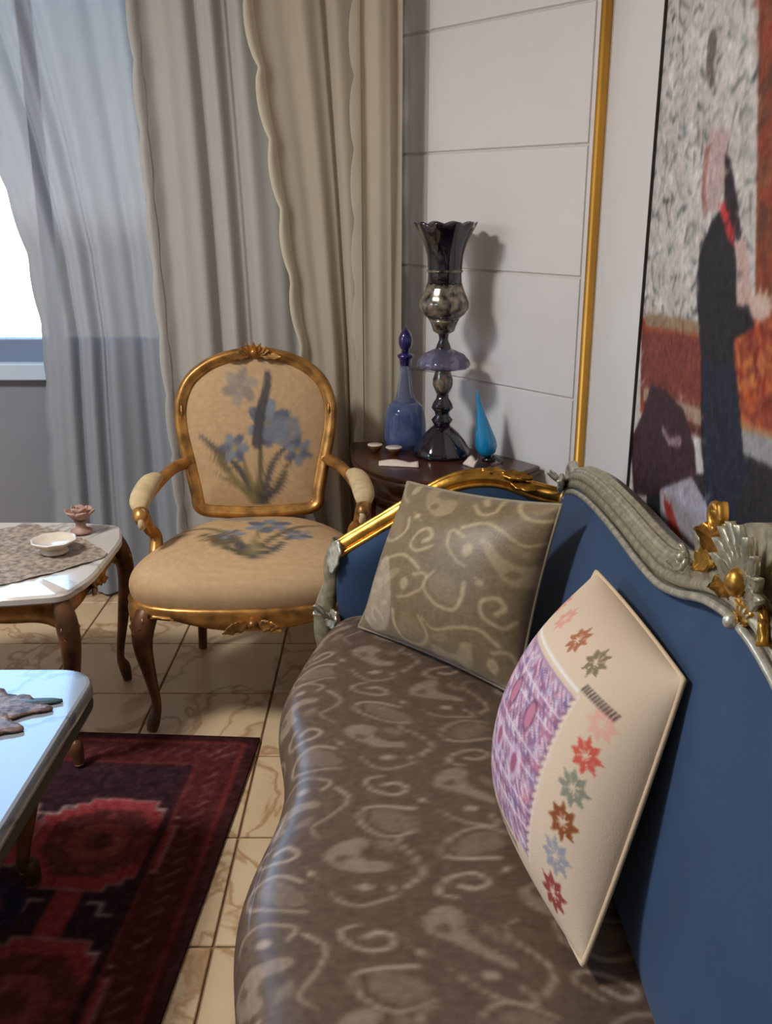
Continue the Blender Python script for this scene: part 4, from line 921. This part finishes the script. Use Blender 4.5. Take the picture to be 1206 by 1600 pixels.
# ------------------------------------------------------------------ corner cabinet and what stands on it
CZ = .645
cab = thing('corner_cabinet', 'dark reddish wooden bow-fronted corner cabinet holding glassware', 'cabinet', (.15, 2.9, 0))
def cab_plan(k):
    """outline of the cabinet in plan, pulled in by k"""
    fr = spl([(.468, 2.815, 0), (.40, 2.745, 0), (.29, 2.675, 0), (.16, 2.640, 0), (.05, 2.665, 0), (-.045, 2.76, 0), (-.10, 2.90, 0), (-.118, 3.05, 0), (-.118, 3.13, 0)], 6)
    cc = Vector((.17, 2.95, 0)); o = []
    for i, p in enumerate(fr):
        d = (cc - p).normalized(); o.append(p + d * k)
    o += [Vector((.20, 3.13, 0)), wp(.26, .012), wp(.19, .012)] if k == 0 else [Vector((.19, 3.125, 0)), wp(.27, .016), wp(.22, .016)]
    return o
def cab_slab(b, layers):
    n = None; v = []
    for k, z in layers:
        o = cab_plan(k); n = len(o); v += [(p.x, p.y, z) for p in o]
    b.add(v, grid_faces(len(layers), n, False, True) + [tuple(range(n - 1, -1, -1)), tuple(range((len(layers) - 1) * n, len(layers) * n))]); return b
b = B(); cab_slab(b, [(.012, CZ - .034), (.002, CZ - .030), (0, CZ - .022), (.006, CZ - .016), (.001, CZ - .010), (.001, CZ - .004), (.006, CZ)]); ob('top', b, 'darkwood', cab, world=True, angle=50)
b = B(); cab_slab(b, [(.055, .09), (.050, .10), (.050, CZ - .10), (.040, CZ - .085), (.046, CZ - .075), (.030, CZ - .040), (.030, CZ - .0345)]); ob('body', b, 'darkwood', cab, world=True, angle=50)
frp = cab_plan(.046)[:49]
def on_front(i0, i1, z0, z1, off, nm, mat, parent):
    b = B(); v = []
    cc = Vector((.17, 2.95, 0))
    for p in frp[i0:i1]:
        d = (p - cc).normalized(); q = p + d * off; r_ = p - d * .004; v += [(r_.x, r_.y, z0), (q.x, q.y, z0 + .006), (q.x, q.y, z1 - .006), (r_.x, r_.y, z1)]
    n = i1 - i0; b.add(v, grid_faces(n, 4) + [(0, 1, 2, 3), tuple(reversed([(n - 1) * 4 + k for k in range(4)]))]); return ob(nm, b, mat, parent, world=True, angle=40)
for (i0, i1) in ((3, 17), (18, 32), (33, 46)):
    dr = on_front(i0, i1, CZ - .21, CZ - .115, .012, 'drawer', 'darkwood', cab)
    p = frp[(i0 + i1) // 2]; d = (p - Vector((.17, 2.95, 0))).normalized(); b = B(); ball(b, (p.x + d.x * .022, p.y + d.y * .022, CZ - .16), .012, seg=12, rows=7); ob('knob', b, 'rod', dr, world=True)
    dr = on_front(i0, i1, .13, CZ - .225, .012, 'door', 'darkwood', cab); on_front(i0 + 2, i1 - 2, .17, CZ - .265, .017, 'door_panel', 'darkwood2', dr)
b = B(); sweep(b, [Vector((p.x, p.y, CZ - .095)) for p in frp], circ(.008, 8), (0, 0, 1)); ob('gilt_band', b, 'chair_dark', cab, world=True)
for i in (2, 24, 46):
    p = frp[i]; b = B(); tub(b, [(p.x, p.y + .02, .10), (p.x, p.y, .05), (p.x, p.y + .005, .002)], [.026, .02, .016], 10, ref=(0, 1, 0)); ob('foot', b, 'darkwood2', cab, world=True)
b = B(); tub(b, [(.40, 2.86, .10), (.40, 2.86, .05), (.40, 2.86, .002)], [.026, .02, .016], 10, ref=(0, 1, 0)); ob('foot', b, 'darkwood2', cab, world=True)

# tall dark glass lamp-vase
vs_ = thing('glass_vase', 'tall dark purple cut-glass vase with flared rim on the corner cabinet', 'vase', (.176, 2.955, CZ))
def zv(y): return 1.352 - (y - 345) * .00190 - CZ
def pr(l): return [(w * .00193, zv(y)) for y, w in l]
b = B(); lathe(b, [(.002, 0)] + pr([(717, 46), (712, 47), (704, 43), (692, 36), (680, 27), (672, 19), (666, 12)]), seg=40, wob=lambda r, z, a, k: (r * (1 + .02 * math.cos(12 * a)), z)); ob('base', b, 'smoke', vs_)
b = B(); lathe(b, pr([(667, 12), (662, 15), (657, 17), (650, 11), (644, 12), (638, 17), (630, 15), (622, 10), (615, 9)]), seg=32, wob=lambda r, z, a, k: (r * (1 + .03 * math.cos(8 * a)), z)); ob('lower_stem', b, 'smoke', vs_)
b = B(); lathe(b, pr([(616, 9), (610, 12), (600, 16), (590, 16), (580, 13), (572, 11), (566, 12)]), seg=32); ob('knop', b, 'smoke_pat', vs_)
b = B(); lathe(b, pr([(570, 12), (572, 28), (571, 40), (567, 42), (560, 40), (550, 32), (544, 20), (540, 11)]), seg=48, wob=lambda r, z, a, k: (r * (1 + .04 * math.cos(10 * a)), z)); ob('drip_saucer', b, 'smoke_clear', vs_)
b = B(); lathe(b, pr([(568, 10), (556, 11), (546, 14), (536, 11), (526, 7), (519, 8), (514, 11)]), seg=32); ob('upper_stem', b, 'smoke', vs_)
b = B(); lathe(b, pr([(516, 12), (512, 17), (505, 19), (498, 22), (494, 24)]), seg=32); ob('collar', b, 'smoke_pat', vs_)
b = B(); lathe(b, pr([(495, 22), (486, 32), (476, 38), (466, 38), (456, 33), (446, 29), (438, 27)]), seg=48, wob=lambda r, z, a, k: (r * (1 + .02 * math.cos(14 * a)), z)); ob('bulb', b, 'smoke_pat', vs_)
def rimw(r, z, a, k):
    s = max(0, (z - zv(385)) / (zv(345) - zv(385))); return (r * (1 + .05 * s * math.cos(10 * a)), z + .010 * s * s * abs(math.cos(5 * a)) - .004 * s)
b = B(); lathe(b, pr([(440, 27), (425, 26), (410, 27), (396, 28), (384, 31), (372, 35), (360, 41), (350, 47), (347, 47), (356, 40), (370, 32), (390, 25), (430, 23)]), seg=60, wob=rimw); ob('flared_bowl', b, 'smoke', vs_)
b = B(); lathe(b, pr([(421, 27.5), (419, 28.4), (417, 27.5)]), seg=40); ob('band', b, 'smoke_pat', vs_)

dc = thing('decanter', 'blue etched glass decanter with pointed cobalt stopper left of the vase', 'decanter', (.062, 3.06, CZ))
sc = .00203
def pd(l): return [(w * sc, (678 - y) * sc) for y, w in l]
b = B(); lathe(b, [(.002, 0)] + pd([(678, 29), (675, 31), (660, 33), (640, 33), (622, 31), (612, 28), (604, 20)]), seg=40, wob=lambda r, z, a, k: (r * (1 + .012 * math.cos(16 * a)), z)); ob('body', b, 'blue_glass', dc)
b = B(); lathe(b, pd([(606, 20), (600, 16), (590, 13), (576, 11), (560, 9), (546, 8)]), seg=32); ob('neck', b, 'neck_glass', dc)
b = B(); lathe(b, pd([(547, 7), (546, 9), (536, 10), (533, 13), (530, 13), (528, 9), (526, 6)]), seg=32); ob('collar', b, 'cobalt', dc)
b = B(); lathe(b, pd([(527, 5), (522, 6), (519, 9), (512, 11), (504, 11), (496, 8), (490, 3), (488, .8)]), seg=28); ob('stopper', b, 'cobalt', dc)

td = thing('teardrop_bottle', 'small turquoise glass teardrop bottle leaning beside the vase', 'bottle', (.318, 2.885, CZ))
tl = Matrix.Translation((0, 0, .0)) @ Matrix.Rotation(math.radians(-11), 4, 'Y')
b = B(); lathe(b, [(.002, .014), (.014, .015), (.026, .024), (.033, .042), (.033, .062), (.027, .090), (.019, .125), (.011, .165), (.006, .200), (.0015, .225)], seg=32, mtx=tl); ob('drop', b, 'turquoise', td)
b = B(); lathe(b, [(.002, .0), (.020, .0), (.021, .004), (.010, .010), (.007, .017)], seg=20); ob('foot', b, 'black', td)
b = B(); tub(b, [(.012, -.010, .016), (.026, -.024, .008), (.040, -.038, .003)], [.004, .004, .003], 8); ob('prong', b, 'black', td)

b = B(); v = []; n = 14
for i in range(n):
    for j in range(5):
        u = i / (n - 1); s = j / 4; v.append((-.06 + .12 * u, -.016 + .032 * s - .022 * u, .004 + .008 * abs(math.sin(u * 4)) * s + .004 * s))
top = list(v); v += [(x, y, max(.0005, z - .003)) for x, y, z in top]; f = grid_faces(n, 5); m_ = len(top); f2 = [tuple(m_ + k for k in reversed(q)) for q in f]
e = [i * 5 for i in range(n)] + [(n - 1) * 5 + j for j in range(1, 5)] + [i * 5 + 4 for i in range(n - 2, -1, -1)] + [3, 2, 1]
b.add(v, f + f2 + [(e[(k + 1) % len(e)], e[k], e[k] + m_, e[(k + 1) % len(e)] + m_) for k in range(len(e))])
o = ob('folded_paper', b, 'paper'); o.location = (.038, 2.83, CZ); tag(o, 'strip of folded white paper near the curved cabinet edge', 'paper')
o2 = o.copy(); C.objects.link(o2); o2.name = 'crumpled_tissue'; o2.location = (.262, 2.83, CZ); o2.scale = (.38, 1.0, 1.8); o2.rotation_euler = (0, 0, -.5); tag(o2, 'small crumpled white tissue between vase foot and turquoise bottle', 'tissue')
for k, (x, y, r, lab) in enumerate(((-.035, 2.99, .024, 'small brown glazed dish left of the blue decanter, nearer the curtain'), (.025, 2.955, .026, 'small brown glazed dish right in front of the blue decanter'))):
    d = thing('small_dish', lab, 'dish', (x, y, CZ), group='small dishes on the cabinet')
    b = B(); lathe(b, [(.002, 0), (r * .5, 0), (r * .55, .004), (r * .9, .014), (r, .024), (r * .94, .0245), (r * .8, .015), (r * .4, .007), (.002, .006)], seg=24); ob('bowl', b, 'brown_dish', d)
    b = B(); lathe(b, [(r * .97, .0225), (r * 1.03, .0245), (r * .95, .0262)], seg=24); ob('rim', b, 'porcelain', d)

# ------------------------------------------------------------------ ceiling lamp, added out of view to light the room
cl = thing('added_ceiling_lamp', 'added round opal glass ceiling lamp lighting the room from out of view', 'ceiling lamp', (-1.85, 1.35, 2.80))
b = B(); lathe(b, [(.002, -.05), (.08, -.05), (.085, -.03), (.085, 0), (.002, 0)], seg=24); ob('canopy', b, 'rod', cl)
b = B(); lathe(b, [(.002, -.075), (.12, -.072), (.20, -.062), (.235, -.05), (.235, -.046), (.002, -.046)], seg=40); ob('shade', b, 'lamp', cl)
